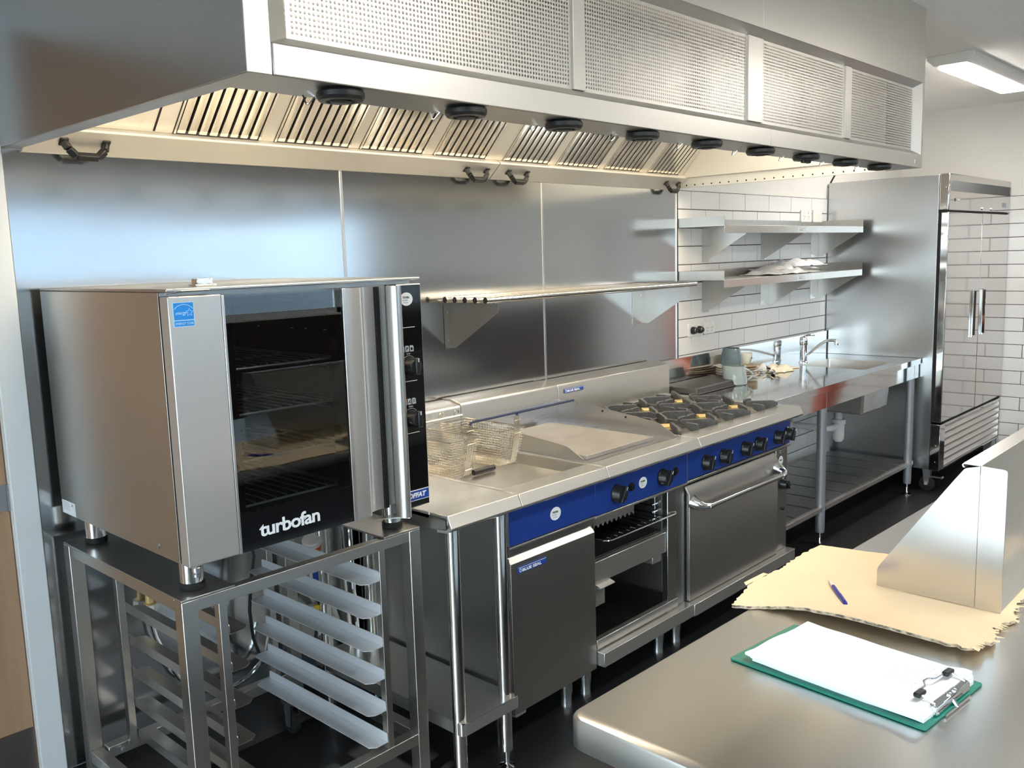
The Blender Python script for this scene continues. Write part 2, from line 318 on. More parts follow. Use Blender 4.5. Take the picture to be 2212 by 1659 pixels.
# ================================================================= exhaust hood
def build_hood():
    X0, X1, YH, ZB, ZT = .871, 4.20, -1.269, 1.981, ZC
    h = root('exhaust_hood', (2.53, 0, ZB), 'long stainless steel exhaust canopy hood fixed above the cooking line', 'exhaust hood')
    box('left_end_panel', X0, X0+.004, YH+.002, -.001, ZB, ZT, 'hood_side', h)
    box('left_bottom_flange', X0+.004, X0+.05, YH+.148, -.002, ZB, ZB+.003, 'hood_side', h, 0)
    box('left_inner_panel', X0+.046, X0+.05, YH+.149, -.04, ZB+.003, ZT-.02, 'hood_in', h, 0)
    box('right_end_panel', X1-.006, X1-.002, YH+.004, -.001, ZB, ZT, 'hood', h)
    obj('right_inner_panel', MB().prism('y', [(X1-.02, ZB), (X1-.018, ZB), (X1-.018, ZB+.05), (X1-.03, ZB+.054), (X1-.05, ZT-.05), (X1-.052, ZT-.05), (X1-.032, ZB+.052), (X1-.02, ZB+.048)], YH+.15, -.03), 'hood_in', h)
    dh = MB()
    for k in range(20): dh.cyl((X1-.0201, -.075-.0499*k, ZB+.012), .0042, -.0006, 'x', 10)
    obj('drain_hole', dh, 'rubber', h, kind='stuff')
    box('corner_post', X0, X0+.05, YH, YH+.004, ZB, 2.342, 'hood', h, .001)
    box('right_post', X1-.022, X1-.002, YH, YH+.004, ZB, 2.342, 'hood', h, .001)
    box('front_fascia', X0+.052, 2.783, YH-.002, YH+.003, ZB, 2.037, 'hood', h, .002)
    box('front_fascia', 2.785, X1-.024, YH-.002, YH+.003, ZB, 2.037, 'hood', h, .002)
    obj('data_plate', MB().box(4.10, 4.155, YH-.0035, YH-.002, 1.996, 2.012), 'light_steel', h)
    obj('channel_underside', MB().box(X0+.004, X1-.008, YH+.004, YH+.148, ZB, ZB+.003).box(X0+.05, X1-.05, YH+.145, YH+.148, ZB+.003, 2.40), 'satin', h)
    # bevelled tray round the perforated screens
    xo0, xo1, zo0, zo1 = X0+.05, X1-.022, 2.0375, 2.342; xi0, xi1, zi0, zi1 = .975, 4.155, 2.058, 2.322; yi = -1.235
    P = [(xo0, YH+.001, zo0), (xo1, YH+.001, zo0), (xo1, YH+.001, zo1), (xo0, YH+.001, zo1), (xi0, yi, zi0), (xi1, yi, zi0), (xi1, yi, zi1), (xi0, yi, zi1)]
    for i, nm in enumerate(('bevel_sill', 'bevel_jamb', 'bevel_head', 'bevel_jamb')):
        j = (i+1) % 4
        q = [P[i], P[j], P[4+j], P[4+i]]; q2 = [(a, b+.003, c) for a, b, c in q]
        obj(nm, MB().add(q+q2, [(0, 1, 2, 3), (7, 6, 5, 4), (0, 4, 5, 1), (1, 5, 6, 2), (2, 6, 7, 3), (3, 7, 4, 0)]), 'hood', h, smooth=False)
    for a, b in ((1.803, 1.851), (2.685, 2.783), (3.432, 3.487)): box('mullion', a, b, yi-.008, yi+.004, zi0, zi1, 'hood', h, .001)
    box('plenum_back', X0+.05, X1-.03, YH+.15, YH+.153, 2.04, 2.45, 'cavity', h, 0)
    def screen(x0, x1):
        p = .01; nx = int((x1-x0-.012)/p); nz = int((zi1-zi0-.006)/p); r = .0034
        ox = x0+((x1-x0)-nx*p)/2; oz = zi0+((zi1-zi0)-nz*p)/2
        vs = []; fs = []
        hv = [(r*math.cos(PI/4*k+PI/8), r*math.sin(PI/4*k+PI/8)) for k in range(8)]
        cv = [(.5*p, .5*p), (-.5*p, .5*p), (-.5*p, -.5*p), (.5*p, -.5*p)]
        for i in range(nx):
            for j in range(nz):
                cx, cz = ox+(i+.5)*p, oz+(j+.5)*p; n = len(vs)
                vs += [(cx+a, yi, cz+b) for a, b in cv]+[(cx+a, yi, cz+b) for a, b in hv]
                for k in range(4):
                    q = (k+1) % 4; i0 = 4+(2*k) % 8; i1 = 4+(2*k+1) % 8; i2 = 4+(2*k+2) % 8
                    fs.append((n+k, n+q, n+i2, n+i1)) ; fs.append((n+k, n+i1, n+i0))
        mb = MB(); mb.v = vs; mb.f = fs
        ex = ox+nx*p; ez = oz+nz*p
        for a, b, c, d in ((x0, ox, zi0, zi1), (ex, x1, zi0, zi1), (ox, ex, zi0, oz), (ox, ex, ez, zi1)):
            if b-a > 1e-4 and d-c > 1e-4: mb.add([(a, yi, c), (b, yi, c), (b, yi, d), (a, yi, d)], [(0, 1, 2, 3)])
        obj('perforated_screen', mb, 'hood', h, smooth=False)
    for a, b in ((.978, 1.803), (1.851, 2.685), (2.783, 3.432), (3.487, 4.155)): screen(a, b)
    for a, b in ((X0, 2.730), (2.732, X1-.002)):
        box('upper_fascia', a, b, YH, YH+.004, 2.3425, 2.454, 'hood', h, .001)
        box('closing_panel', a, b, YH+.006, YH+.010, 2.456, ZT-.001, 'hood', h, .001)
    box('top_panel', X0+.06, X1-.06, YH+.16, -.03, ZT-.08, ZT-.076, 'hood_in', h, 0)
    # sloping filter bank
    sl = .70710678
    def F(x, s, d): return Vector((x, -.062-s*sl-d*sl, 2.046+s*sl-d*sl))   # d: out of the bank, towards the cook
    def slab(x0, x1, s0, s1, d0, d1):
        return MB().add([F(x, s, d) for d in (d0, d1) for s in (s0, s1) for x in (x0, x1)], [(0, 2, 3, 1), (4, 5, 7, 6), (0, 1, 5, 4), (2, 6, 7, 3), (0, 4, 6, 2), (1, 3, 7, 5)])
    obj('filter_bank_back', slab(.925, 4.165, 0, .56, -.022, -.020), 'gap_brown', h)  # plain dark brown sheet showing between the baffles
    edges = [(1.337, 1.631), (1.686, 1.989), (2.035, 2.334), (2.39, 2.675), (2.779, 3.067), (3.123, 3.421), (3.475, 3.763), (3.834, 4.113)]
    xs = [.925]+[v for e in edges for v in e]+[4.165]
    for i in range(0, len(xs), 2): obj('filler_plate', slab(xs[i]+.002, xs[i+1]-.002, 0, .56, -.004, -.001), 'hood_in', h)
    obj('rack_gap', slab(1.274, 1.280, 0.004, .5, -.001, .0004), 'gap_brown', h)
    for a, b in edges:
        f = obj('baffle_filter', slab(a, a+.006, .004, .5, -.004, .004).add(slab(b-.006, b, .004, .5, -.004, .004).v, slab(0, 1, 0, 1, 0, 1).f).add(slab(a, b, .496, .505, -.004, .004).v, slab(0, 1, 0, 1, 0, 1).f), 'mirror', h)
        n = 8; p = (b-a-.012)/n
        for k in range(n):
            c = a+.006+(k+.5)*p; mb = MB(); w = p*.36
            prof = [(-w, -.004), (-w, .002), (0, .0025), (w, .002), (w, -.004)]
            vs = [F(c+u, s, d) for s in (.006, .498) for u, d in prof]
            mb.add(vs, [(i, i+1, 6+i, 5+i) for i in range(4)]+[(4, 3, 2, 1, 0), (5, 6, 7, 8, 9), (0, 5, 9, 4)])
            obj('baffle', mb, 'mirror', f)
    # grease gutter and its trays
    gp = [(-.003, 1.975), (-.012, 1.972), (-.080, 2.028), (-.080, 2.034), (-.062, 2.046), (-.003, 2.046)]
    for a, b in ((.923, 2.744), (2.750, 4.178)): 
        g = obj('grease_tray', MB().prism('x', gp, a, b), 'hood_in', h, .0008)
        hx = (1.079, 2.637) if a < 1 else (2.884, 4.081)
        for x in hx:
            n = Vector((0, -.636, -.772)); u = Vector((0, -.772, .636)); c = Vector((x, -.042, 1.9965))
            pts = [c-Vector((.058, 0, 0))+u*.010, c-Vector((.050, 0, 0))+u*.004+n*.022, c-Vector((.030, 0, 0))-u*.008+n*.038, c+Vector((.030, 0, 0))-u*.008+n*.038, c+Vector((.050, 0, 0))+u*.004+n*.022, c+Vector((.058, 0, 0))+u*.010]
            mb = MB()
            for p, q in zip(pts[:-1], pts[1:]): mb.bar(p, q, .020, .018, n)
            for sx in (-1, 1): mb.obox(c+Vector((sx*.058, 0, 0))+u*.010+n*.002, (.012, 0, 0), u*.014, n*.003)
            obj('handle', mb, 'black', g, .003)
    # black adjustable air nozzles under the front channel
    for k in range(9):
        x = 1.101+.3412*k; y = YH+.046; z = ZB
        nz = obj('air_nozzle', MB().lathe([(.030, 0), (.044, -.002), (.0475, -.006), (.0475, -.015), (.043, -.021), (.030, -.022), (.028, -.018), (.0, -.017)], (x, y, z), 28), 'black', h)
        obj('nozzle_cap', MB().lathe([(.021, 0), (.021, -.006), (.017, -.008), (0, -.008)], (x, y, z-.017), 20), 'black', nz)
        if k == 6: obj('nozzle_lever', MB().lathe([(0, -.02), (.010, -.018), (.012, -.010), (.012, 0)], (x-.018, y, z-.012), 12).lathe([(0, -.02), (.010, -.018), (.012, -.010), (.012, 0)], (x+.016, y, z-.012), 12), 'black', nz)
        obj('spring_clip', MB().tube([(x-.03, y+.085, z+.001), (x-.012, y+.10, z-.014), (x-.006, y+.10, z-.014), (x, y+.085, z+.001)], .0016, 6), 'chrome', h)
    for a, b in ((1.05, 1.75), (1.85, 2.60), (2.75, 3.45), (3.50, 4.12)):
        f = obj('lamp_fitting', MB().box(a, b, -.90, -.64, 2.515, 2.572), 'plasticw', h, .004)
        obj('lamp_diffuser', MB().prism('x', [(-.885, 2.515), (-.875, 2.50), (-.665, 2.50), (-.655, 2.515)], a+.02, b-.02), 'hoodlamp', f)
build_hood()

# ================================================================= ceiling lights
def ceiling_light(x0, y0, L, W, label, group=None):
    t = root('ceiling_light', (x0+L/2, y0, ZC), label, 'ceiling light', 'ceiling battens')
    obj('body', MB().prism('x', [(y0-W/2, ZC-.0005), (y0-W/2, ZC-.022), (y0-W/2+.035, ZC-.055), (y0+W/2-.035, ZC-.055), (y0+W/2, ZC-.022), (y0+W/2, ZC-.0005)], x0, x0+L), 'plasticw', t, .003)
    obj('diffuser', MB().prism('z', rounded([(x0+.06, y0-W/2+.04), (x0+L-.06, y0-W/2+.04), (x0+L-.06, y0+W/2-.04), (x0+.06, y0+W/2-.04)], .02), ZC-.064, ZC-.0555), 'lampw', t)
ceiling_light(5.27, -1.03, 1.32, .24, 'white ceiling batten light with a glowing diffuser beyond the hood end')
ceiling_light(1.3, -2.62, 1.32, .24, 'white ceiling batten light above the near part of the room')
ceiling_light(4.3, -2.62, 1.32, .24, 'white ceiling batten light above the far end of the island bench')
ceiling_light(0.4, -4.7, 1.32, .24, 'unseen white ceiling batten light added at the back of the room, nearer the glazed opening')  # out-of-view batten, added to raise the ambient light
ceiling_light(4.2, -4.9, 1.32, .24, 'unseen white ceiling batten light added at the back of the room, farther from the glazed opening')  # second out-of-view batten, added as fill from behind the camera

# ================================================================= cooking line
XB, XF, XG, XL_, XE = 1.671, 1.972, 2.421, 3.021, 3.921       # unit boundaries
LIP = [(-.77, .915), (-.852, .915), (-.869, .880), (-.866, .874), (-.845, .862), (-.803, .858), (-.803, .868), (-.842, .872), (-.858, .882), (-.845, .907), (-.77, .907)]
def lip(x0, x1, par): return obj('front_rail', MB().prism('x', LIP, x0+.0015, x1-.0015), 'steel', par, .0015)
def leg(x, y, par, z1=.17):
    l = obj('leg', MB().lathe([(.026, .055), (.026, z1)], (x, y, 0), 20), 'tube', par)
    obj('leg_foot', MB().lathe([(.024, 0), (.024, .008), (.0225, .012), (.0225, .058)], (x, y, 0), 20), 'tube', l)
    return l
def sticker(x, y, z, par, s=1, rot=0, clip=None):
    pts = [(x+s*.026*math.cos(a)*math.cos(rot)-s*.0215*math.sin(a)*math.sin(rot), z+s*.026*math.cos(a)*math.sin(rot)+s*.0215*math.sin(a)*math.cos(rot)) for a in [2*PI*k/40 for k in range(40)]]
    if clip: pts = [(max(px, clip), pz) for px, pz in pts]
    st = obj('sticker', MB().prism('y', pts, y-.0006, y), 'white', par, label='white oval dealer sticker with green lettering')
    text('lettering', 'TOOHILL', .0088*s, (x-.016*s, y-.0009, z+.0025*s), 'grn', st, bold=.03, shear=.1, rot=rot, sx=.78)
    text('lettering', 'ELECTRICS', .0045*s, (x-.016*s, y-.0009, z-.005*s), 'icon', st, rot=rot)
    text('lettering', '03 57 2148', .0038*s, (x-.012*s, y-.0009, z-.0125*s), 'icon', st, rot=rot)
    return st
def badge(x0, x1, z0, z1, y, par):
    b = obj('badge', MB().box(x0, x1, y-.004, y, z0, z1), 'badge', par, .0012, label='blue maker badge with white lettering')
    h = z1-z0
    obj('badge_line', MB().box(x0+.002, x1-.002, y-.0044, y-.004, z1-.18*h, z1-.12*h), 'white', b)
    text('lettering', 'BLUE SEAL', h*.62, (x0+.018*(x1-x0)/.14, y-.0046, z0+h*.20), 'white', b, bold=.035, sx=(x1-x0)*.80/(h*.62*5.75), spacing=1.05)
    obj('badge_ring', MB().tube([(x0+.010+.0042*math.cos(a), y-.0044, z0+h*.45+.0055*math.sin(a)) for a in [2*PI*k/16 for k in range(16)]], .0008, 6, closed=True), 'white', b)
    return b
def knob(x, y, z, par, r=.030, ang=.35):
    k = obj('knob', MB().lathe([(r*1.02, 0), (r*1.02, -.006), (r*.93, -.010), (r*.86, -.030), (r*.78, -.034), (0, -.034)], (x, y, z), 28, 'y'), 'knob', par)
    c, s = math.cos(ang), math.sin(ang)
    obj('knob_grip', MB().obox((x, y-.032, z), (s*r*.95, 0, c*r*.95), (c*.0075, 0, -s*.0075), (0, .010, 0)), 'knob', k, .003)
    obj('pointer', MB().obox((x+s*r*.72, y-.0425, z+c*r*.72), (s*r*.2, 0, c*r*.2), (c*.0009, 0, -s*.0009), (0, .0006, 0)), 'white', k)
    return k

def build_infill():
    t = root('infill_bench', (1.82, -.4, 0), 'narrow stainless infill bench with round legs between oven stand and fryer', 'bench')
    box('worktop', XB, XF-.002, -.775, -.06, .895, .915, 'steel', t, .002)
    lip(XB, XF, t)
    obj('end_skirt', MB().prism('x', [(-.06, .868), (-.803, .868), (-.845, .875), (-.845, .90), (-.803, .907), (-.06, .907)], XB, XB+.003), 'dark', t)
    obj('splash_upstand', MB().box(XB, XF-.002, -.06, -.045, .895, 1.02), 'steel', t, .002)
    sh = MB().prism('z', rounded([(1.716, -.835), (1.962, -.835), (1.962, -.07), (1.716, -.07)], [.03, .03, 0, 0]), .246, .249)
    sh.prism('z', rounded([(1.716, -.835), (1.962, -.835), (1.962, -.832), (1.719, -.832), (1.719, -.07), (1.716, -.07)], [.02, .0, 0, 0, 0, 0]), .208, .247)
    obj('undershelf', sh, 'steel', t)
    for x, y in ((1.735, -.80), (1.937, -.80), (1.735, -.12), (1.937, -.12)):
        l = obj('leg', MB().lathe([(.0215, .10), (.0215, .895)], (x, y, 0), 20), 'tube', t)
        obj('leg_foot', MB().lathe([(.026, 0), (.026, .006), (.010, .013), (.008, .02), (.008, .065)], (x, y, 0), 20).lathe([(.0215, .062), (.0215, .10)], (x, y, 0), 20), 'chrome', l)
build_infill()

def splash_top(x0, x1, zt, par):
    return obj('splashback', MB().prism('x', [(-.132, .90), (-.132, zt-.012), (-.126, zt), (-.075, zt+.012), (-.02, zt+.012), (-.02, .90)], x0+.0015, x1-.0015), 'steel', par, .0015)
def build_fryer():
    t = root('deep_fryer', (2.2, -.4, 0), 'stainless deep fryer with blank blue panel and one tall door', 'deep fryer')
    top = MB().box(XF+.002, XF+.016, -.775, -.13, .905, .915).box(XG-.016, XG-.002, -.775, -.13, .905, .915).box(XF+.016, XG-.016, -.20, -.13, .905, .915)
    obj('top_frame', top, 'steel', t, .001)
    pan = MB().add([(1.988, -.79, .915), (2.405, -.79, .915), (2.405, -.20, .915), (1.988, -.20, .915), (1.996, -.70, .878), (2.396, -.70, .878), (2.396, -.21, .878), (1.996, -.21, .878)],
                   [(0, 1, 5, 4), (1, 2, 6, 5), (2, 3, 7, 6), (3, 0, 4, 7), (4, 5, 6, 7)])
    obj('tank_recess', pan, 'satin', t, smooth=False)
    lip(XF, XG, t)
    splash_top(XF, XG, 1.066, t)
    obj('body', MB().box(XF+.004, XF+.007, -.79, -.04, .17, .90).box(XG-.007, XG-.004, -.79, -.04, .17, .90).box(XF+.007, XG-.007, -.05, -.045, .17, .90).box(XF+.007, XG-.007, -.78, -.045, .17, .175), 'dark', t)
    box('control_panel', XF+.004, XG-.001, -.803, -.798, .733, .862, 'blue', t, .0015)
    box('panel_edge', XF+.002, XF+.004, -.803, -.79, .733, .862, 'light_steel', t, 0)
    box('door_header', XF+.006, XG-.004, -.797, -.792, .700, .731, 'dark', t)
    box('header_rail', XF+.003, XG-.001, -.808, -.797, .724, .731, 'steel', t)
    d = obj('door', MB().prism('x', [(-.800, .158), (-.800, .671), (-.775, .705), (-.770, .705), (-.770, .158)], XF+.010, XG-.002), 'satin', t, .002)
    box('door_edge', XF+.006, XF+.0095, -.796, -.772, .158, .690, 'dark', d)
    obj('hinge', MB().box(1.985, 2.035, -.80, -.775, .148, .158).prism('x', [(-.80, .158), (-.775, .158), (-.785, .143)], 1.99, 2.03), 'steel', d)
    badge(2.014, 2.153, .633, .655, -.800, d)
    sticker(2.205, -.803, .790, t, 1.05)
    for x, y in ((2.03, -.692), (2.367, -.692), (2.03, -.12), (2.367, -.12)): leg(x, y, t)
    rl = obj('basket_rail', MB().tube([(2.02, -.168, 1.034), (2.39, -.168, 1.034)], .0045, 8), 'wire', t)
    obj('basket_hook', MB().tube([(2.277+.012*math.cos(a), -.175, 1.050+.012*math.sin(a)) for a in [PI*1.5*k/10-.6 for k in range(11)]], .0028, 6).tube([(2.355+.012*math.cos(a), -.175, 1.050+.012*math.sin(a)) for a in [PI*1.5*k/10-.6 for k in range(11)]], .0028, 6), 'wire', rl)
    obj('lid_grip', MB().lathe([(0, 0), (.010, .002), (.011, .012), (.011, .095), (.010, .105), (0, .107)], (2.150, -.47, .892), 14, 'x'), 'black', t, label='black grip bar lying on the tank cover')
build_fryer()

def basket(cx, label):
    x0, x1, y0, y1 = cx-.068, cx+.068, -.47, -.15; z0, z1 = .882, 1.015
    t = root('fryer_basket', (cx, -.31, z0), label, 'fryer basket', 'wire baskets on the fryer')
    def L(u, v, w):      # u,v in 0..1 across, w height 0..1 (tapered)
        s = .78+.22*w; return (cx+(u-.5)*.136*s, (y0+y1)/2+(v-.5)*.32*(.86+.14*w), z0+(z1-z0)*w)
    obj('rim', MB().tube([L(0, 0, 1), L(1, 0, 1), L(1, 1, 1), L(0, 1, 1)], .0032, 6, closed=True).tube([L(0, 0, 0), L(1, 0, 0), L(1, 1, 0), L(0, 1, 0)], .0026, 6, closed=True), 'wire', t)
    mb = MB(); r = .00085
    nx, ny, nz = 15, 34, 14
    for i in range(1, nx): mb.tube([L(i/nx, 0, 1), L(i/nx, 0, 0), L(i/nx, 1, 0), L(i/nx, 1, 1)], r, 4, cap=False)
    for j in range(1, ny): mb.tube([L(0, j/ny, 1), L(0, j/ny, 0), L(1, j/ny, 0), L(1, j/ny, 1)], r, 4, cap=False)
    for k in range(1, nz): mb.tube([L(0, 0, k/nz), L(1, 0, k/nz), L(1, 1, k/nz), L(0, 1, k/nz)], r, 4, closed=True)
    obj('wire_mesh', mb, 'wire', t, kind='stuff')
    post = MB()
    for q in range(4):
        px = cx+.008+q*.0075
        post.tube([(px, y0-.006, 1.066), (px, y0-.008, 1.0), (px-.004, y0+.012, .90), (px-.005, y0+.020, z0+.001)], .0021, 6)
    for z in (1.048, 1.0, .905): post.tube([(cx+.002, y0-.009+(.018 if z < .95 else 0), z), (cx+.036, y0-.009+(.018 if z < .95 else 0), z)], .002, 6)
    obj('handle_post', post, 'wire', t)
    obj('handle', MB().tube([(cx+.020, y0-.006, 1.066), (cx+.026, y0-.006, 1.074), (cx+.05, y0-.006, 1.076), (cx+.355, y0-.004, 1.076)], .0048, 8), 'navy', t, label='navy coated handle rod')
    return t
basket(2.116, 'wire fryer basket nearer the oven')
basket(2.357, 'wire fryer basket beside the griddle splash guard')

def build_griddle():
    t = root('griddle', (2.72, -.4, 0), 'stainless gas griddle with grey splash guards and an open doorless cabinet below', 'griddle')
    box('worktop', XG+.002, XL_-.002, -.775, -.13, .902, .915, 'guard', t, .001)
    lip(XG, XL_, t); splash_top(XG, XL_, 1.072, t)
    box('griddle_plate', 2.463, 2.885, -.735, -.20, .915, .931, 'plate', t, .002)
    obj('splash_guard', MB().prism('x', [(-.16, .915), (-.16, 1.015), (-.42, .998), (-.67, .968), (-.70, .961), (-.782, .915)], 2.984, 2.987), 'guard', t, 0)
    obj('splash_guard', MB().prism('x', [(-.16, .915), (-.16, 1.005), (-.435, .978), (-.640, .959), (-.660, .953), (-.735, .915)], 2.453, 2.456), 'guard', t, 0)
    box('splash_guard', 2.456, 2.984, -.163, -.160, .915, 1.013, 'guard', t, 0)
    gb = MB()
    for y, z in ((-.41, .986), (-.53, .972)): gb.cyl((2.9838, y, z), .005, -.001, 'x', 12)
    obj('guard_hole', gb, 'rubber', t)
    box('control_panel', XG+.001, XL_-.001, -.803, -.798, .728, .862, 'blue', t, .0015)
    for x in (2.545, 2.842): knob(x, -.803, .786, t, .033, .5)
    for x in (2.637, 2.932):
        p = obj('igniter_button', MB().lathe([(.017, 0), (.017, -.004), (.013, -.004), (.012, -.002), (.011, -.010), (0, -.011)], (x, -.803, .791), 20, 'y'), 'black', t)
    sticker(2.713, -.803, .791, t, 1.0)
    # cabinet
    box('side_panel', XG+.003, XG+.006, -.79, -.04, .17, .90, 'dark', t, 0)
    box('side_panel', XL_-.006, XL_-.003, -.79, -.04, .17, .90, 'dark', t, 0)
    box('back_panel', XG+.006, XL_-.006, -.20, -.195, .22, .90, 'satin', t, 0)
    box('header_rail', XG+.001, XL_-.001, -.806, -.79, .718, .727, 'steel', t)
    box('front_stile', 2.889, 2.952, -.797, -.77, .222, .717, 'steel_v', t, .002)
    box('front_stile', 2.958, XL_-.008, -.790, -.77, .222, .717, 'dark', t, .002)
    box('inner_side', 2.886, 2.889, -.77, -.20, .30, .717, 'satin', t, 0)
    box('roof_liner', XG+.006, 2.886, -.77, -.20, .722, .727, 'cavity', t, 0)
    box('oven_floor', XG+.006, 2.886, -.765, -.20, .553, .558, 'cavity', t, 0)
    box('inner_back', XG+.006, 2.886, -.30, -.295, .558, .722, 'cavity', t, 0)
    box('cross_rail', XG+.004, 2.886, -.79, -.765, .470, .552, 'steel', t, .002)
    box('rail_bracket', 2.80, 2.86, -.785, -.72, .440, .470, 'steel', t)
    # saw-tooth rack plate hung inside
    pts = [(2.43, .695), (2.735, .695), (2.735, .655)]
    for k in range(11):
        x = 2.73-k*.0277
        pts += [(x, .655), (x-.006, .666), (x-.016, .666), (x-.022, .655)]
    pts += [(2.425, .655)]
    obj('toothed_plate', MB().prism('y', pts, -.745, -.742), 'steel', t, smooth=False)
    for z in (.60, .63, .66, .69, .712): obj('rack_guide', MB().tube([(2.886, -.33, z), (2.858, -.33, z), (2.852, -.36, z), (2.852, -.72, z), (2.858, -.745, z), (2.886, -.745, z)], .0032, 6), 'chrome', t)
    obj('rack_post', MB().tube([(2.870, -.748, .585), (2.870, -.748, .717)], .0032, 6), 'chrome', t)
    box('cabinet_floor', XG+.006, XL_-.006, -.79, -.20, .222, .226, 'dark', t, 0)
    obj('sill', MB().box(XG+.004, 2.957, -.800, -.775, .226, .262), 'steel', t, .002)
    obj('plinth', MB().box(XG+.003, XL_-.0015, -.832, -.04, .168, .2215), 'steel', t, .002)
    dr = obj('drip_box', MB().box(2.432, 2.493, -.785, -.40, .382, .452), 'steel', t, .002)
    obj('drip_box_lip', MB().prism('x', [(-.785, .452), (-.785, .470), (-.812, .463), (-.814, .459), (-.787, .454)], 2.430, 2.517), 'steel', dr)
    for x, y in ((2.483, -.69), (2.955, -.70), (2.483, -.12), (2.955, -.12)): leg(x, y, t)
build_griddle()
def build_rack():
    t = root('oven_wire_rack', (2.66, -.5, .62), 'chrome wire rack pulled forward out of the open griddle cabinet', 'oven rack')
    obj('frame', MB().tube(rounded3([(2.455, -.40, .622), (2.480, -.812, .622), (2.944, -.812, .622), (2.93, -.40, .622)]), .0038, 8, closed=True), 'chrome', t)
    mb = MB()
    for k in range(1, 12): mb.tube([(2.47+.039*k, -.802, .6245), (2.47+.039*k, -.42, .6245)], .0022, 6)
    obj('crossbar', mb, 'chrome', t)
def rounded3(pts, r=.03, n=4):
    out = []; m = len(pts)
    for i in range(m):
        p = Vector(pts[i]); a = Vector(pts[i-1]); b = Vector(pts[(i+1) % m]); d1 = (a-p).normalized(); d2 = (b-p).normalized()
        for k in range(n+1):
            u = k/n; out.append((p+d1*r)*(1-u)**2+p*2*u*(1-u)+(p+d2*r)*u*u)
    return out
build_rack()

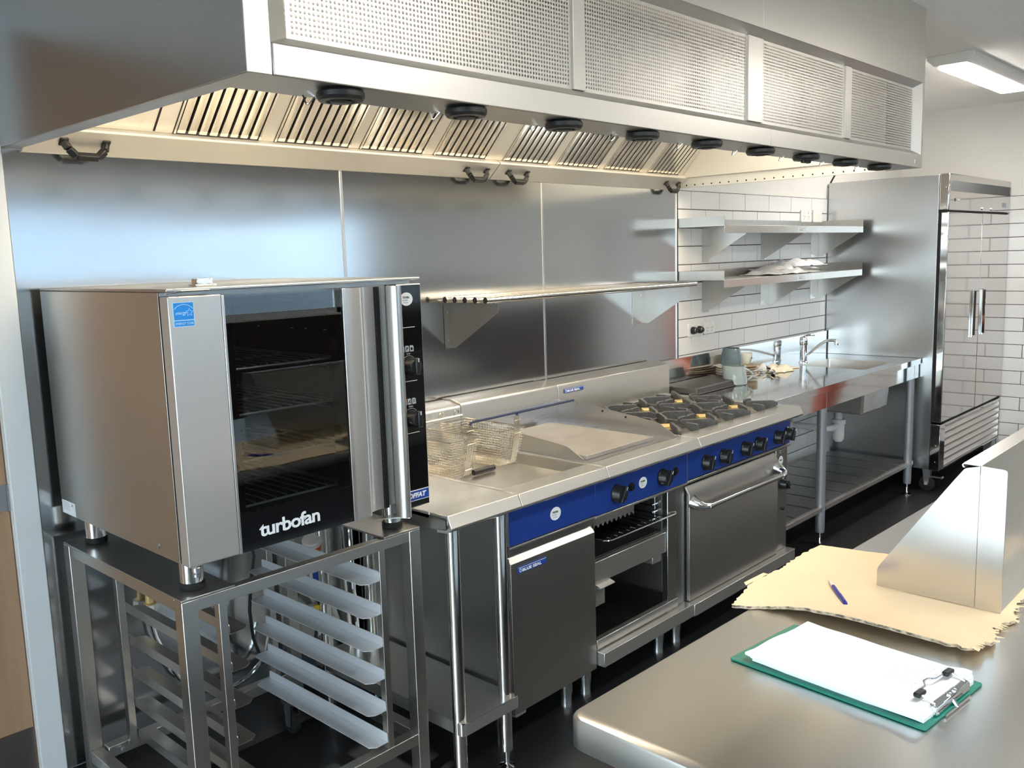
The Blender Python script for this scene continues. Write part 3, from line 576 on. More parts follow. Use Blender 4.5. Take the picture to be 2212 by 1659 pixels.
def build_range():
    t = root('gas_range', (3.47, -.4, 0), 'six burner gas range with cast iron trivets and an oven door below', 'gas range')
    box('spill_tray', XL_+.002, XE-.002, -.775, -.13, .880, .886, 'steel', t, 0)
    obj('top_frame', MB().box(XL_+.002, XL_+.012, -.775, -.13, .886, .915).box(XE-.05, XE-.002, -.775, -.13, .886, .915).box(XL_+.012, XE-.05, -.775, -.765, .886, .915).box(XL_+.012, XE-.05, -.15, -.13, .886, .915), 'steel', t, .001)
    lip(XL_, XE, t)
    splash_top(XL_, XE, 1.070, t)
    badge(3.062, 3.200, 1.029, 1.048, -.132, t)
    # burners and trivets
    for cx in (3.175, 3.46, 3.745):
        for cy_ in (-.615, -.315):
            b = obj('burner', MB().lathe([(.055, .886), (.055, .893), (.035, .896), (.033, .902)], (cx, cy_, 0), 24), 'iron', t)
            obj('burner_cap', MB().obox((cx, cy_, .909), (.02, .02, 0), (.02, -.02, 0), (0, 0, .009)), 'brass', b, .002)
            mb = MB(); hx, hy = .138, .145; z0, z1 = .903, .932
            for sx in (-1, 1): mb.box(cx+sx*hx-.006, cx+sx*hx+.006, cy_-hy, cy_+hy, .893, .912)
            for sy in (-1, 1): mb.box(cx-hx, cx+hx, cy_+sy*hy-.006, cy_+sy*hy+.006, .893, .912)
            for sx in (-1, 1):
                for sy in (-1, 1):
                    a = Vector((cx+sx*(hx-.002), cy_+sy*(hy-.002), 0)); c = Vector((cx+sx*.036, cy_+sy*.036, 0)); d = (c-a).normalized(); n = Vector((-d.y, d.x, 0))*.0065; L = (c-a).length
                    prof = [(0, .895), (0, .930), (.02, .940), (L-.01, .940), (L, .934), (L, .922), (L-.035, .905), (L*.4, .897)]
                    m = len(prof)
                    mb.add([a+d*u+n*s+Vector((0, 0, z)) for s in (-1, 1) for u, z in prof], [tuple(range(m))[::-1], tuple(range(m, 2*m))]+[(i, (i+1) % m, m+(i+1) % m, m+i) for i in range(m)])
            for ax, ay in ((1, 0), (-1, 0), (0, 1), (0, -1)):
                a = Vector((cx+ax*hx, cy_+ay*hy, 0)); d = Vector((-ax, -ay, 0)); n = Vector((-d.y, d.x, 0))*.0065; L = .062
                prof = [(0, .895), (0, .934), (.012, .938), (L-.006, .938), (L, .930), (L-.01, .912), (.02, .897)]; m = len(prof)
                mb.add([a+d*u+n*s+Vector((0, 0, z)) for s in (-1, 1) for u, z in prof], [tuple(range(m))[::-1], tuple(range(m, 2*m))]+[(i, (i+1) % m, m+(i+1) % m, m+i) for i in range(m)])
            obj('trivet', mb, 'iron', t, .0015)
    box('control_panel', XL_+.002, XE-.001, -.803, -.798, .735, .862, 'blue', t, .0015)
    box('panel_divider', XL_-.001, XL_+.0015, -.804, -.798, .735, .862, 'light_steel', t, 0)
    for x in (3.165, 3.305, 3.487, 3.610, 3.790, 3.892): knob(x-.004, -.803, .784, t, .032, .3)
    box('panel_rail', XL_+.001, XE-.001, -.808, -.79, .722, .732, 'steel', t)
    obj('body', MB().box(XL_+.004, XL_+.007, -.78, -.04, .17, .90).box(XE-.006, XE-.003, -.79, -.04, .17, .90).box(XL_+.007, XE-.006, -.05, -.045, .17, .90).box(3.03, 3.80, -.765, -.760, .22, .722), 'dark', t, 0)
    box('door_shadow_gap', XL_+.008, 3.80, -.772, -.766, .20, .72, 'rubber', t, 0)
    box('side_column', 3.806, XE-.003, -.792, -.76, .22, .720, 'satin', t, .002)
    obj('vent_slot', MB().box(3.845, 3.90, -.7935, -.792, .704, .708).box(3.845, 3.885, -.7935, -.792, .694, .698), 'light_steel', t)
    dl = obj('door', MB().prism('x', [(-.806, .222), (-.806, .672), (-.784, .706), (-.776, .706), (-.776, .222)], 3.034, 3.800), 'satin', t, .002)
    ed = obj('door_edge', MB().prism('x', [(-.803, .226), (-.803, .676), (-.783, .702), (-.774, .702), (-.774, .24), (-.782, .226)], 3.029, 3.0335), 'steel_v', dl)
    obj('door_screw', MB().cyl((3.0288, -.79, .64), .004, .0012, 'x', 10).cyl((3.0288, -.79, .29), .004, .0012, 'x', 10), 'chrome', dl)
    hb = obj('door_handle', MB().tube([(3.085, -.864, .622), (3.752, -.864, .622)], .0115, 16), 'tube', dl)
    for x, s in ((3.085, 1), (3.752, -1)):
        obj('handle_mount', MB().tube([(x-.03*s, -.806, .640), (x-.028*s, -.83, .632), (x-.018*s, -.853, .625), (x+.012*s, -.864, .622), (x+.03*s, -.864, .622)], .012, 14, rs=[.030, .022, .016, .0125, .0125]), 'chrome', hb)
    k = knob(3.862, -.792, .545, t, .026, 2.4)
    obj('thermostat_stem', MB().cyl((3.862, -.792, .425), .008, -.014, 'y', 14), 'black', t)
    st = obj('sticker', MB().cyl((3.853, -.792, .658), .022, -.0006, 'y', 28), 'white', t, label='white round dealer sticker beside the oven door')
    text('lettering', 'TOOHILL', .0075, (3.838, -.7929, .658), 'grn', st, bold=.03, sx=.8)
    obj('plinth', MB().box(XL_+.0015, XE-.001, -.838, -.04, .168, .2195), 'steel', t, .002)
    for x, y in ((3.085, -.70), (3.862, -.70), (3.085, -.12), (3.862, -.12)): leg(x, y, t)
build_range()

# tubular shelf on the splashback
def build_tube_shelf():
    t = root('tubular_wall_shelf', (3.2, 0, 1.48), 'shelf of five polished steel tubes on two brackets above the fryer', 'wall shelf')
    for y in (-.285, -.229, -.172, -.115, -.058):
        tb = obj('tube', MB().tube([(2.425, y, 1.484), (3.925, y, 1.484)], .0125, 16, cap=False), 'tube', t)
        obj('tube_end', MB().cyl((2.4255, y, 1.484), .0118, .002, 'x', 16).cyl((3.9225, y, 1.484), .0118, .002, 'x', 16), 'rubber', tb)
    pl = [(-.0065, 1.283), (-.0065, 1.468), (-.280, 1.468), (-.280, 1.435), (-.03, 1.283)]
    for px, fx in ((2.500, (2.462, 2.500)), (3.884, (3.772, 3.884))):
        b = obj('bracket', MB().prism('x', pl, px-.001, px+.001), 'satin', t)
        obj('wall_flange', MB().box(fx[0], fx[1], -.0095, -.0075, 1.281, 1.468), 'steel_v', b)
        obj('screw', MB().cyl((fx[0]+.02, -.0095, 1.315), .004, -.002, 'y', 10).cyl((fx[0]+.07 if px > 3 else fx[0]+.02, -.0095, 1.43), .004, -.002, 'y', 10), 'chrome', b)
        obj('tube_saddle', MB().box(px-.02, px+.02, -.285, -.01, 1.4685, 1.4715), 'steel', b)
build_tube_shelf()

# solid wall shelves on the tiles
def wall_shelf(z, label, tags):
    x0, x1, y0 = 4.197, 6.0, -.292; yb = -.0085
    t = root('wall_shelf', (5.1, 0, z), label, 'wall shelf', 'solid steel wall shelves')
    box('shelf_plate', x0, x1, y0, yb, z-.002, z, 'steel', t, 0)
    box('end_upstand', x0, x0+.002, y0, yb, z, z+.046, 'satin', t, 0)
    box('end_upstand', x1-.002, x1, y0, yb, z, z+.046, 'satin', t, 0)
    box('back_upstand', x0+.002, x1-.002, yb-.002, yb, z, z+.046, 'satin', t, 0)
    box('front_lip', x0, x1, y0-.001, y0+.001, z-.041, z, 'steel', t, .0008)
    tg = obj('maker_tag', MB().box(5.052, 5.150, y0-.0018, y0-.001, z-.036, z-.008), 'light_steel', t)
    obj('tag_print', MB().box(5.06, 5.105, y0-.0022, y0-.0018, z-.031, z-.020).box(5.06, 5.14, y0-.0022, y0-.0018, z-.016, z-.013).box(5.11, 5.14, y0-.0022, y0-.0018, z-.030, z-.027), 'icon', tg)
    pl = [(yb, z-.192), (yb, z-.003), (y0+.012, z-.003), (y0+.012, z-.045), (yb-.02, z-.192)]
    for px, f0, f1 in ((4.445, 4.447, 4.51), (5.133, 5.135, 5.20), (5.953, 5.828, 5.951)):
        if z < 1.6 and 5 < px < 5.5: px, f0, f1 = 5.243, 5.131, 5.241
        b = obj('bracket', MB().prism('x', pl, px-.001, px+.001), 'satin', t)
        obj('wall_flange', MB().box(f0, f1, yb-.002, yb, z-.192, z-.003), 'steel_v', b)
        obj('screw', MB().cyl((f0+.025, yb-.002, z-.165), .004, -.002, 'y', 10).cyl((f0+.025, yb-.002, z-.04), .004, -.002, 'y', 10), 'chrome', b)
wall_shelf(1.776, 'upper stainless wall shelf on the white tiles, with nothing on it', 1)
wall_shelf(1.493, 'lower stainless wall shelf on the white tiles, carrying plastic packets', 1)
def packets():
    spec = [('crumpled clear plastic packet lying along the lower wall shelf', 5.10, -.15, .30, .11, .0), ('flat clear plastic packet on top of the crumpled one on the lower wall shelf', 5.22, -.13, .26, .10, .022), ('loose sheet of white paper sticking up from the packets on the lower shelf', 5.33, -.16, .21, .09, .040)]
    for i, (lab, cx, cy_, a, b, dz) in enumerate(spec):
        mb = MB(); nx, ny = 22, 9; rr = random.Random(i+3)
        ph = [rr.uniform(0, 6) for _ in range(6)]
        top = []
        for k in range(2):
            for j in range(ny):
                for q in range(nx):
                    u = q/(nx-1)*2-1; v = j/(ny-1)*2-1
                    e = max(0, 1-abs(u)**4)*max(0, 1-abs(v)**4)
                    zz = .012*math.sin(5*u+ph[0]+2*v)+.008*math.sin(11*u+ph[1]-4*v)+.006*rr.random()
                    h = 1.4945+dz+.004+(.022 if k else 0)*e+abs(zz)*(e*.9+.3)
                    top.append((cx+a*u+.012*math.sin(7*v+ph[2]), cy_+b*v+.012*math.sin(6*u+ph[3]), h-(.003 if not k else 0)))
        n1 = nx*ny; fs = []
        for j in range(ny-1):
            for q in range(nx-1):
                i0 = j*nx+q; fs += [(i0, i0+nx, i0+nx+1, i0+1), (n1+i0, n1+i0+1, n1+i0+nx+1, n1+i0+nx)]
        for q in range(nx-1): fs += [(q, q+1, n1+q+1, n1+q), ((ny-1)*nx+q+1, (ny-1)*nx+q, n1+(ny-1)*nx+q, n1+(ny-1)*nx+q+1)]
        for j in range(ny-1): fs += [((j+1)*nx, j*nx, n1+j*nx, n1+(j+1)*nx), (j*nx+nx-1, (j+1)*nx+nx-1, n1+(j+1)*nx+nx-1, n1+j*nx+nx-1)]
        mb.add(top, fs)
        obj('plastic_packet' if i < 2 else 'paper_sheet', mb, 'film' if i < 2 else 'paper', label=lab, cat='packet' if i < 2 else 'paper', sharp=50)
packets()

# power outlets on the tiles
def outlet(x0, x1, z0, z1, label, kind):
    y = -.008
    t = root('power_outlet', ((x0+x1)/2, y, (z0+z1)/2), label, 'power outlet')
    obj('cover_plate', MB().prism('y', rounded([(x0, z0), (x1, z0), (x1, z1), (x0, z1)], .008), y-.010, y), 'plasticw', t, .002)
    if kind == 'socket':
        sl = MB()
        for cx in (x0+(x1-x0)*.28, x0+(x1-x0)*.72):
            for dx, dz, an in ((-.008, .006, .5), (.008, .006, -.5), (0, -.010, 0)):
                sl.obox((cx+dx, y-.0102, (z0+z1)/2-.008+dz), (math.sin(an)*.005, 0, math.cos(an)*.005), (math.cos(an)*.001, 0, -math.sin(an)*.001), (0, .0004, 0))
        obj('pin_slot', sl, 'rubber', t)
        for cx in (x0+(x1-x0)*.28, x0+(x1-x0)*.72): box('rocker', cx-.006, cx+.006, y-.013, y-.010, z1-.022, z1-.010, 'white', t, .001)
outlet(5.66, 5.815, 1.815, 1.89, 'white double socket above the upper wall shelf, nearer the hood', 'socket')
outlet(5.84, 5.975, 1.815, 1.895, 'plain white plate above the upper wall shelf, nearer the fridge', 'blank')
o3 = outlet(4.29, 4.44, 1.172, 1.246, 'white double socket with two black plugs on the tiles', 'socket')
outlet(4.455, 4.57, 1.175, 1.247, 'white socket beside the one with black plugs on the tiles', 'socket')
for i, (x, lab) in enumerate(((4.327, 'black plug nearer the steel splashback in the white socket'), (4.393, 'black plug farther from the steel splashback in the white socket'))):
    t = root('power_plug', (x, -.02, 1.205), lab, 'plug', 'black plugs in the socket')
    obj('plug_body', MB().lathe([(.021, -.0185), (.021, -.030), (.017, -.042), (.011, -.050), (.0, -.051)], (x, 0, 1.207), 18, 'y'), 'black', t)
    obj('plug_ring', MB().tube([(x+.013*math.cos(a), -.043, 1.207+.013*math.sin(a)) for a in [2*PI*k/18 for k in range(18)]], .0028, 6, closed=True), 'chrome', t)

# ================================================================= sink bench
def build_sink():
    x0, x1, y0, z = 3.945, 6.068, -.665, .905
    t = root('sink_bench', (5, -.33, 0), 'long stainless sink bench with upstand and slatted undershelf beside the fridge', 'sink bench')
    sx0, sx1, sy0, sy1 = 5.36, 5.80, -.585, -.16
    obj('worktop', MB().box(x0, sx0, y0, -.01, z-.004, z).box(sx1, x1, y0, -.01, z-.004, z).box(sx0, sx1, y0, sy0, z-.004, z).box(sx0, sx1, sy1, -.01, z-.004, z), 'bench', t, 0)
    box('front_edge', x0, x1, y0-.002, y0+.001, z-.036, z+.001, 'bench', t, .001)
    box('end_edge', x0-.002, x0+.001, y0-.002, -.01, z-.036, z+.001, 'light_steel', t, .001)
    box('apron', x0+.05, x1, y0+.010, y0+.013, z-.125, z-.036, 'bench', t, 0)
    obj('upstand', MB().prism('x', [(-.009, z), (-.009, 1.058), (-.013, 1.066), (-.024, 1.066), (-.026, 1.060), (-.024, z)], x0, x1), 'bench', t)
    obj('sink_bowl', MB().add([(sx0, sy0, z), (sx1, sy0, z), (sx1, sy1, z), (sx0, sy1, z), (sx0+.02, sy0+.02, .62), (sx1-.02, sy0+.02, .62), (sx1-.02, sy1-.02, .62), (sx0+.02, sy1-.02, .62)],
                              [(0, 1, 5, 4), (1, 2, 6, 5), (2, 3, 7, 6), (3, 0, 4, 7), (4, 5, 6, 7)]), 'steel', t, .012, segs=3)
    obj('drain', MB().lathe([(.045, .622), (.040, .626), (0, .624)], (5.58, -.37, 0), 24), 'chrome', t)
    for x, y in ((4.66, -.63), (5.995, -.63), (4.66, -.07), (5.995, -.07), (3.99, -.07)):
        l = obj('leg', MB().lathe([(.0235, .075), (.0255, .10), (.0255, .87)], (x, y, 0), 20), 'dull', t)
        obj('leg_foot', MB().lathe([(.030, 0), (.030, .006), (.010, .014), (.007, .02), (.007, .08)], (x, y, 0), 18), 'chrome', l)
    zs = .222
    xs = [3.985]+[4.16+.2135*k for k in range(9)]+[6.04]
    for a, b in zip(xs[:-1], xs[1:]): box('slat', a+.007, b-.007, -.625, -.06, zs-.006, zs, 'dark', t, .001)
    box('shelf_rail', 3.985, 6.04, -.650, -.626, zs-.024, zs+.002, 'steel', t, .001)
    box('shelf_rail', 3.985, 6.04, -.059, -.045, zs-.024, zs+.002, 'dark', t, .001)
    tr = obj('waste_trap', MB().lathe([(0, .395), (.022, .400), (.033, .415), (.036, .44), (.036, .515), (.043, .517), (.043, .545), (.036, .547)], (5.565, -.34, 0), 22), 'pvc', t)
    obj('waste_pipe', MB().tube([(5.565, -.34, .545), (5.565, -.34, .62)], .022, 16).tube([(5.50, -.34, .500), (5.44, -.34, .505), (5.42, -.32, .505), (5.42, -.012, .505)], .021, 14).tube([(5.565, -.34, .51), (5.50, -.34, .50)], .024, 14), 'pvc', tr)
    obj('pipe_nut', MB().lathe([(.034, 0), (.034, .05)], (5.42, -.10, .505), 10, 'y'), 'pvc', tr)
build_sink()
def build_tap():
    c = (5.515, -.118); z = .905
    t = root('mixer_tap', (c[0], c[1], z), 'chrome mixer tap with a long swan spout by the sink', 'tap')
    obj('tap_body', MB().lathe([(.030, z), (.030, z+.006), (.024, z+.012), (.023, z+.115), (.0265, z+.120), (.0265, z+.150), (.022, z+.166), (.010, z+.172), (0, z+.173)], (*c, 0), 24), 'chrome', t)
    p0 = Vector((c[0]-.004, c[1]-.02, .955)); e = Vector((5.36, -.40, 1.082))
    e = Vector((5.335, -.413, 1.076)); d = e-p0
    pts = [p0+d*u+Vector((0, 0, .030*math.sin(PI*u**1.4))) for u in [k/12 for k in range(13)]]
    sp = obj('spout', MB().tube(pts, .009, 12), 'chrome', t)
    obj('spout_tip', MB().lathe([(.013, -.026), (.013, -.006), (.010, .006), (0, .008)], pts[-1]-Vector((0, 0, 0)), 16), 'chrome', sp)
    obj('lever', MB().tube([(c[0], c[1], z+.168), (c[0]+.02, c[1]-.02, z+.180), (c[0]+.05, c[1]-.05, z+.178)], .0065, 10), 'chrome', t)
build_tap()

# dishes on the sink bench
def lathe_dish(name, c, prof, m, label, cat, group=None, n=32): return obj(name, MB().lathe(prof, (c[0], c[1], 0), n), m, label=label, cat=cat, group=group, loc=c)
def jug(c, s, label, m, a):
    z = c[2]
    t = root('milk_jug', c, label, 'jug', 'grey glazed jugs')
    prof = [(.0, .0), (.060, .0), (.0665, .006), (.067, .035), (.058, .080), (.052, .103), (.0495, .104), (.055, .08), (.062, .04), (.061, .01), (0, .006)]
    mb = MB().lathe([(r*s, z+h*s) for r, h in prof], (c[0], c[1], 0), 36)
    ca, sa = math.cos(a), math.sin(a)
    vs = []
    for v in mb.v:            # pull the rim out into a pouring lip
        dx, dy = v[0]-c[0], v[1]-c[1]; r = math.hypot(dx, dy) or 1e-6
        q = max(0, (dx*ca+dy*sa)/r); hh = max(0, ((v[2]-z)/s-.055)/.05)
        k = 1+.55*hh*q**8; vs.append((c[0]+dx*k, c[1]+dy*k, v[2]+.006*s*hh*q**8))
    mb.v = vs
    obj('jug_body', mb, m, t)
    pts = []
    for k in range(11):
        u = k/10; an = PI*.92*u-.1; rr = .052+.052*math.sin(an)
        pts.append((c[0]-ca*rr*s, c[1]-sa*rr*s, z+(.090-.072*u)*s))
    obj('handle', MB().tube(pts, .0068*s, 10), m, t)
jug((4.435, -.225, .9055), 1.0, 'pale grey glazed jug standing on the sink bench in front of the plates', 'jug', PI*.80)
def plate(c, r, label, m='cream', g='stacked plates'): 
    return lathe_dish('plate', c, [(0, c[2]), (r*.55, c[2]), (r*.62, c[2]+.003), (r*.97, c[2]+.012), (r, c[2]+.0135), (r*.97, c[2]+.0150), (r*.6, c[2]+.0065), (0, c[2]+.005)], m, label, 'plate', g)
A = (4.565, -.128); B = (4.735, -.118)
ord_ = ['bottom', 'second', 'third', 'fourth', 'fifth', 'sixth']
for k in range(6): plate((*A, .9055+.0137*k), .088, f'saucer, {ord_[k]} from the bottom of the stack under the dark grey jug' if k else 'bottom saucer of the stack under the dark grey jug', 'cream' if k % 2 else 'tan', 'saucers under the dark jug')
for k in range(5): plate((*B, .9055+.0137*k), .080, f'plate, {ord_[k]} from the bottom of the stack under the cup' if k else 'bottom plate of the stack under the cup', 'tan' if k in (1, 3, 4) else 'cream', 'plates under the cup')
M['jug2'] = mat('dark_grey_glaze', (.12, .155, .17), .08)
jug((*A, .9985-.003), .92, 'darker grey jug on top of the stack of saucers', 'jug2', PI*1.0)
def cup():
    c = (*B, .9840)
    t = root('cup', c, 'pale cup with a dark teal patch standing on the plate stack', 'cup')
    prof = [(0, 0), (.030, 0), (.033, .004), (.043, .045), (.047, .062), (.044, .062), (.040, .044), (.030, .007), (0, .006)]
    obj('cup_body', MB().lathe([(r, c[2]+h) for r, h in prof], (*B, 0), 32), 'cream', t)
    vs = []; n = 8
    for j, h in enumerate((.010, .028, .050)):
        for k in range(n+1):
            a = -1.35+.15*j*0+(k/n)*1.1-.25*j*0; r = .0345+(h-.004)*.26+.0008; hh = h if j < 2 else .050-.035*(1-k/n)
            vs.append((B[0]+r*math.cos(a), B[1]+r*math.sin(a), c[2]+(h if j < 2 else max(.03, hh))))
    obj('teal_patch', MB().add(vs, [(j*(n+1)+k, j*(n+1)+k+1, (j+1)*(n+1)+k+1, (j+1)*(n+1)+k) for j in range(2) for k in range(n)]), 'teal', t)
    obj('handle', MB().tube([(B[0]+.040+.022*math.sin(PI*u), B[1]+.015, c[2]+.05-.036*u) for u in [k/8 for k in range(9)]], .004, 8), 'cream', t)
cup()
def cutlery():
    specs = [('spoon', 4.86, -.150, .35, 'steel spoon lying nearest the plates'), ('fork', 4.875, -.185, .15, 'steel fork lying in front of the spoons'), ('spoon', 4.90, -.115, -.25, 'steel spoon at the back of the cutlery heap')]
    for i, (k, x, y, a, lab) in enumerate(specs):
        t = root(k, (x, y, .912), lab+' on the sink bench', k, 'loose cutlery')
        d = Vector((math.cos(a), math.sin(a), 0)); n = Vector((-d.y, d.x, 0)); p = Vector((x, y, .9135+.007*i)); up = Vector((0, 0, 1))
        obj('stem', MB().obox(p, d*.055, n*.004, up*.0015), 'chrome', t, .001)
        if k == 'spoon':
            vs = []; 
            for j in range(5):
                for q in range(16):
                    an = 2*PI*q/16; rr = j/4; vs.append(p+d*(.075+.027*rr*math.cos(an))+n*(.019*rr*math.sin(an))+up*(.008*rr*rr))
            obj('bowl', MB().add(vs, [(j*16+q, j*16+(q+1) % 16, (j+1)*16+(q+1) % 16, (j+1)*16+q) for j in range(4) for q in range(16)]), 'chrome', t)
        else:
            mb = MB().obox(p+d*.066, d*.012, n*.010, up*.0012)
            for s in (-.008, -.0027, .0027, .008): mb.obox(p+d*.094+n*s, d*.018, n*.0014, up*.001)
            obj('tines', mb, 'chrome', t)
    for i, (x, y, a, lab) in enumerate(((4.93, -.205, .62, 'black handled knife lying nearer the front of the sink bench'), (4.95, -.165, .66, 'black handled knife lying behind the other knife'))):
        t = root('knife', (x, y, .92), lab, 'knife', 'black handled knives')
        d = Vector((math.cos(a), math.sin(a), 0)); n = Vector((-d.y, d.x, 0)); p = Vector((x, y, .917+.012*i)); up = Vector((0, 0, 1))
        obj('handle', MB().obox(p+d*.055, d*.055, n*.011, up*.008), 'black', t, .005)
        obj('blade', MB().obox(p-d*.06, d*.06, n*.011, up*.001), 'chrome', t)
cutlery()
def heap(name, cx, cy_, a, b, h, z0, m, label, cat, seed, rz=0):
    r = random.Random(seed); nx, ny = 18, 14; vs = []
    ph = [r.uniform(0, 6) for _ in range(4)]
    for j in range(ny):
        for i in range(nx):
            u, v = 2*i/(nx-1)-1, 2*j/(ny-1)-1
            e = max(0, 1-u*u*u*u)*max(0, 1-v*v*v*v)
            zz = z0+.001+h*e*(.45+.3*math.sin(4*u+ph[0]+v)+.25*math.sin(7*v+ph[1]-3*u))
            x = a*u+.02*math.sin(4*v+ph[2])*a/.1; y = b*v+.015*math.sin(5*u+ph[3])
            vs.append((cx+x*math.cos(rz)-y*math.sin(rz), cy_+x*math.sin(rz)+y*math.cos(rz), max(z0+.001, zz)))
    mb = MB().add(vs, [(j*nx+i, j*nx+i+1, (j+1)*nx+i+1, (j+1)*nx+i) for j in range(ny-1) for i in range(nx-1)])
    n = len(mb.v); o = obj(name, mb, m, label=label, cat=cat, sharp=70)
    s = o.modifiers.new('solid', 'SOLIDIFY'); s.thickness = .002; s.offset = 1
    return o
heap('dish_cloth', 5.09, -.155, .13, .08, .045, .906, 'cloth', 'crumpled cream cloth on the sink bench near the tap', 'cloth', 5, .2)
heap('clear_film', 4.98, -.10, .06, .05, .055, .906, 'film', 'crumpled clear plastic film between the cutlery and the cloth', 'plastic film', 9)
def tray():
    t = root('baking_tray', (4.25, -.14, .906), 'dark upturned baking tray on the sink bench beside the range', 'tray')
    a, b = (4.0, -.245), (4.50, -.036)
    vs = [(a[0]-.012, a[1]-.012, .9065), (b[0]+.012, a[1]-.012, .9065), (b[0]+.012, b[1]+.008, .9065), (a[0]-.012, b[1]+.008, .9065), (a[0], a[1], .940), (b[0], a[1], .940), (b[0], b[1], .940), (a[0], b[1], .940)]
    obj('tray_body', MB().add(vs, [(0, 1, 5, 4), (1, 2, 6, 5), (2, 3, 7, 6), (3, 0, 4, 7), (4, 5, 6, 7)]), 'bakeware', t, .006)
    obj('tray_rim', MB().tube([(p[0], p[1], .9095) for p in vs[:4]], .003, 6, closed=True), 'bakeware', t)
tray()

# ================================================================= fridge
def build_fridge():
    x0, x1, yb, yd, yf = 6.085, 7.445, -.012, -.736, -.800
    t = root('upright_fridge', (6.76, -.4, 0), 'tall two door stainless upright fridge in the far corner', 'fridge')
    box('cabinet', x0, x1, yd, yb, .165, 2.080, 'fridge_side', t, .003)
    obj('top_panel', MB().box(x0-.003, x1, yf, yd-.002, 1.856, 2.085), 'fridge', t, .008, segs=3)
    box('grey_strip', x0+.028, x1-.012, yf-.002, yf, 1.976, 2.041, 'grey_panel', t, .001)
    box('display', x1-.055, x1-.018, yf-.004, yf-.002, 1.985, 2.030, 'gloss', t, .001)
    obj('lock', MB().cyl((6.77, yf, 1.876), .010, -.006, 'y', 14).cyl((6.98, yf, 1.876), .010, -.006, 'y', 14), 'chrome', t)
    ct = obj('rating_plate', MB().box(7.235, 7.345, yf-.0015, yf, 1.893, 1.925), 'icon', t)
    obj('round_sticker', MB().cyl((7.37, yf, 1.908), .02, -.001, 'y', 20), 'white', t)
    mk = obj('maker_mark', MB().box(6.187, 6.202, yf-.0015, yf, 1.911, 1.932), 'gloss', t)
    text('lettering', 'SKIPIO', .024, (6.222, yf-.001, 1.912), 'icon', t, bold=.01, sx=1.1)
    obj('screw', MB().cyl((x0-.003, -.775, 2.0), .005, -.003, 'x', 10).cyl((x0-.003, -.775, 1.88), .005, -.003, 'x', 10), 'chrome', t)
    box('gap', x0+.004, x1-.006, yf+.012, yd-.001, 1.846, 1.856, 'rubber', t, 0)
    box('gasket', x0+.006, x1-.006, yd-.018, yd-.0005, .485, 1.846, 'rubber', t, 0)
    for i, (a, b) in enumerate(((x0, 6.792), (6.797, x1-.003))):
        d = box('door', a, b, yf, yd-.0185, .487, 1.844, 'fridge', t, .004)
        hx0, hx1 = ((6.632, 6.722) if i == 0 else (6.872, 6.955))
        obj('handle_recess', MB().box(hx0, hx1, yf-.0012, yf+.0, 1.012, 1.318), 'rubber' if i == 0 else 'fridge', d)
        hh = MB().box(hx0-.006, hx1+.004, yf-.012, yf-.001, 1.316, 1.328).box(hx0-.012, hx1, yf-.012, yf-.001, 1.002, 1.014)
        if i == 0: hh.box(hx0-.008, hx0+.002, yf-.012, yf-.001, 1.002, 1.328)
        else: hh.prism('z', [(hx0, yf-.002), (hx0-.008, yf-.022), (hx1, yf-.024), (hx1, yf-.019), (hx0, yf-.016)], 1.012, 1.318)
        obj('handle', hh, 'fridge', d, .001)
    box('black_gap', x0+.08, x1-.02, yf+.006, yd-.001, .474, .487, 'rubber', t, 0)
    # louvred base
    fr = MB().box(x0-.004, x0+.09, yf, yd-.002, .163, .472).box(x1-.03, x1, yf, yd-.002, .163, .472).box(x0+.09, x1-.03, yf, yd-.002, .452, .472).box(x0+.09, x1-.03, yf, yd-.002, .163, .178)
    obj('base_frame', fr, 'fridge', t, .003)
    box('base_back', x0+.09, x1-.03, yd-.012, yd-.002, .178, .452, 'rubber', t, 0)
    for k in range(6):
        z1 = .452-.0457*k
        obj('louvre', MB().prism('x', [(yf+.030, z1), (yf+.028, z1-.001), (yf+.002, z1-.038), (yf+.002, z1-.043), (yf+.006, z1-.043), (yf+.034, z1-.003)], x0+.092, x1-.032), 'oven_front', t)
    obj('base_screw', MB().cyl((x0-.004, -.77, .33), .005, -.003, 'x', 10).cyl((x0-.004, -.77, .22), .005, -.003, 'x', 10), 'chrome', t)
    for x, y in ((6.17, -.70), (7.36, -.74), (6.17, -.10), (7.36, -.10)):
        c = obj('caster', MB().lathe([(.036, -.014), (.05, -.010), (.05, .010), (.036, .014)], (x, y, .0505), 24, 'x'), 'rubber', t)
        obj('caster_fork', MB().box(x-.035, x+.035, y-.03, y+.03, .155, .165).prism('x', [(y-.028, .158), (y+.028, .158), (y+.012, .042), (y-.012, .042)], x-.020, x-.017).prism('x', [(y-.028, .158), (y+.028, .158), (y+.012, .042), (y-.012, .042)], x+.017, x+.020), 'bolt', c)
        obj('brake_pedal', MB().box(x-.016, x+.016, y-.095, y-.02, .098, .104).tube([(x-.016, y-.095, .101), (x+.016, y-.095, .101)], .007, 8), 'bolt', c)
build_fridge()
obj('fridge_cable', MB().tube([(6.088, -.006, .3), (6.088, -.006, 1.93), (6.092, -.008, 2.02), (6.14, -.004, 2.09), (6.2, -.004, 2.14)], .006, 8), 'black', label='black cable running up the wall behind the fridge', cat='cable')
obj('wall_angle', MB().box(6.0815, 6.0845, -.012, -.0005, .17, 2.05), 'dark', label='dark corner strip between tiles and fridge side', cat='corner strip')

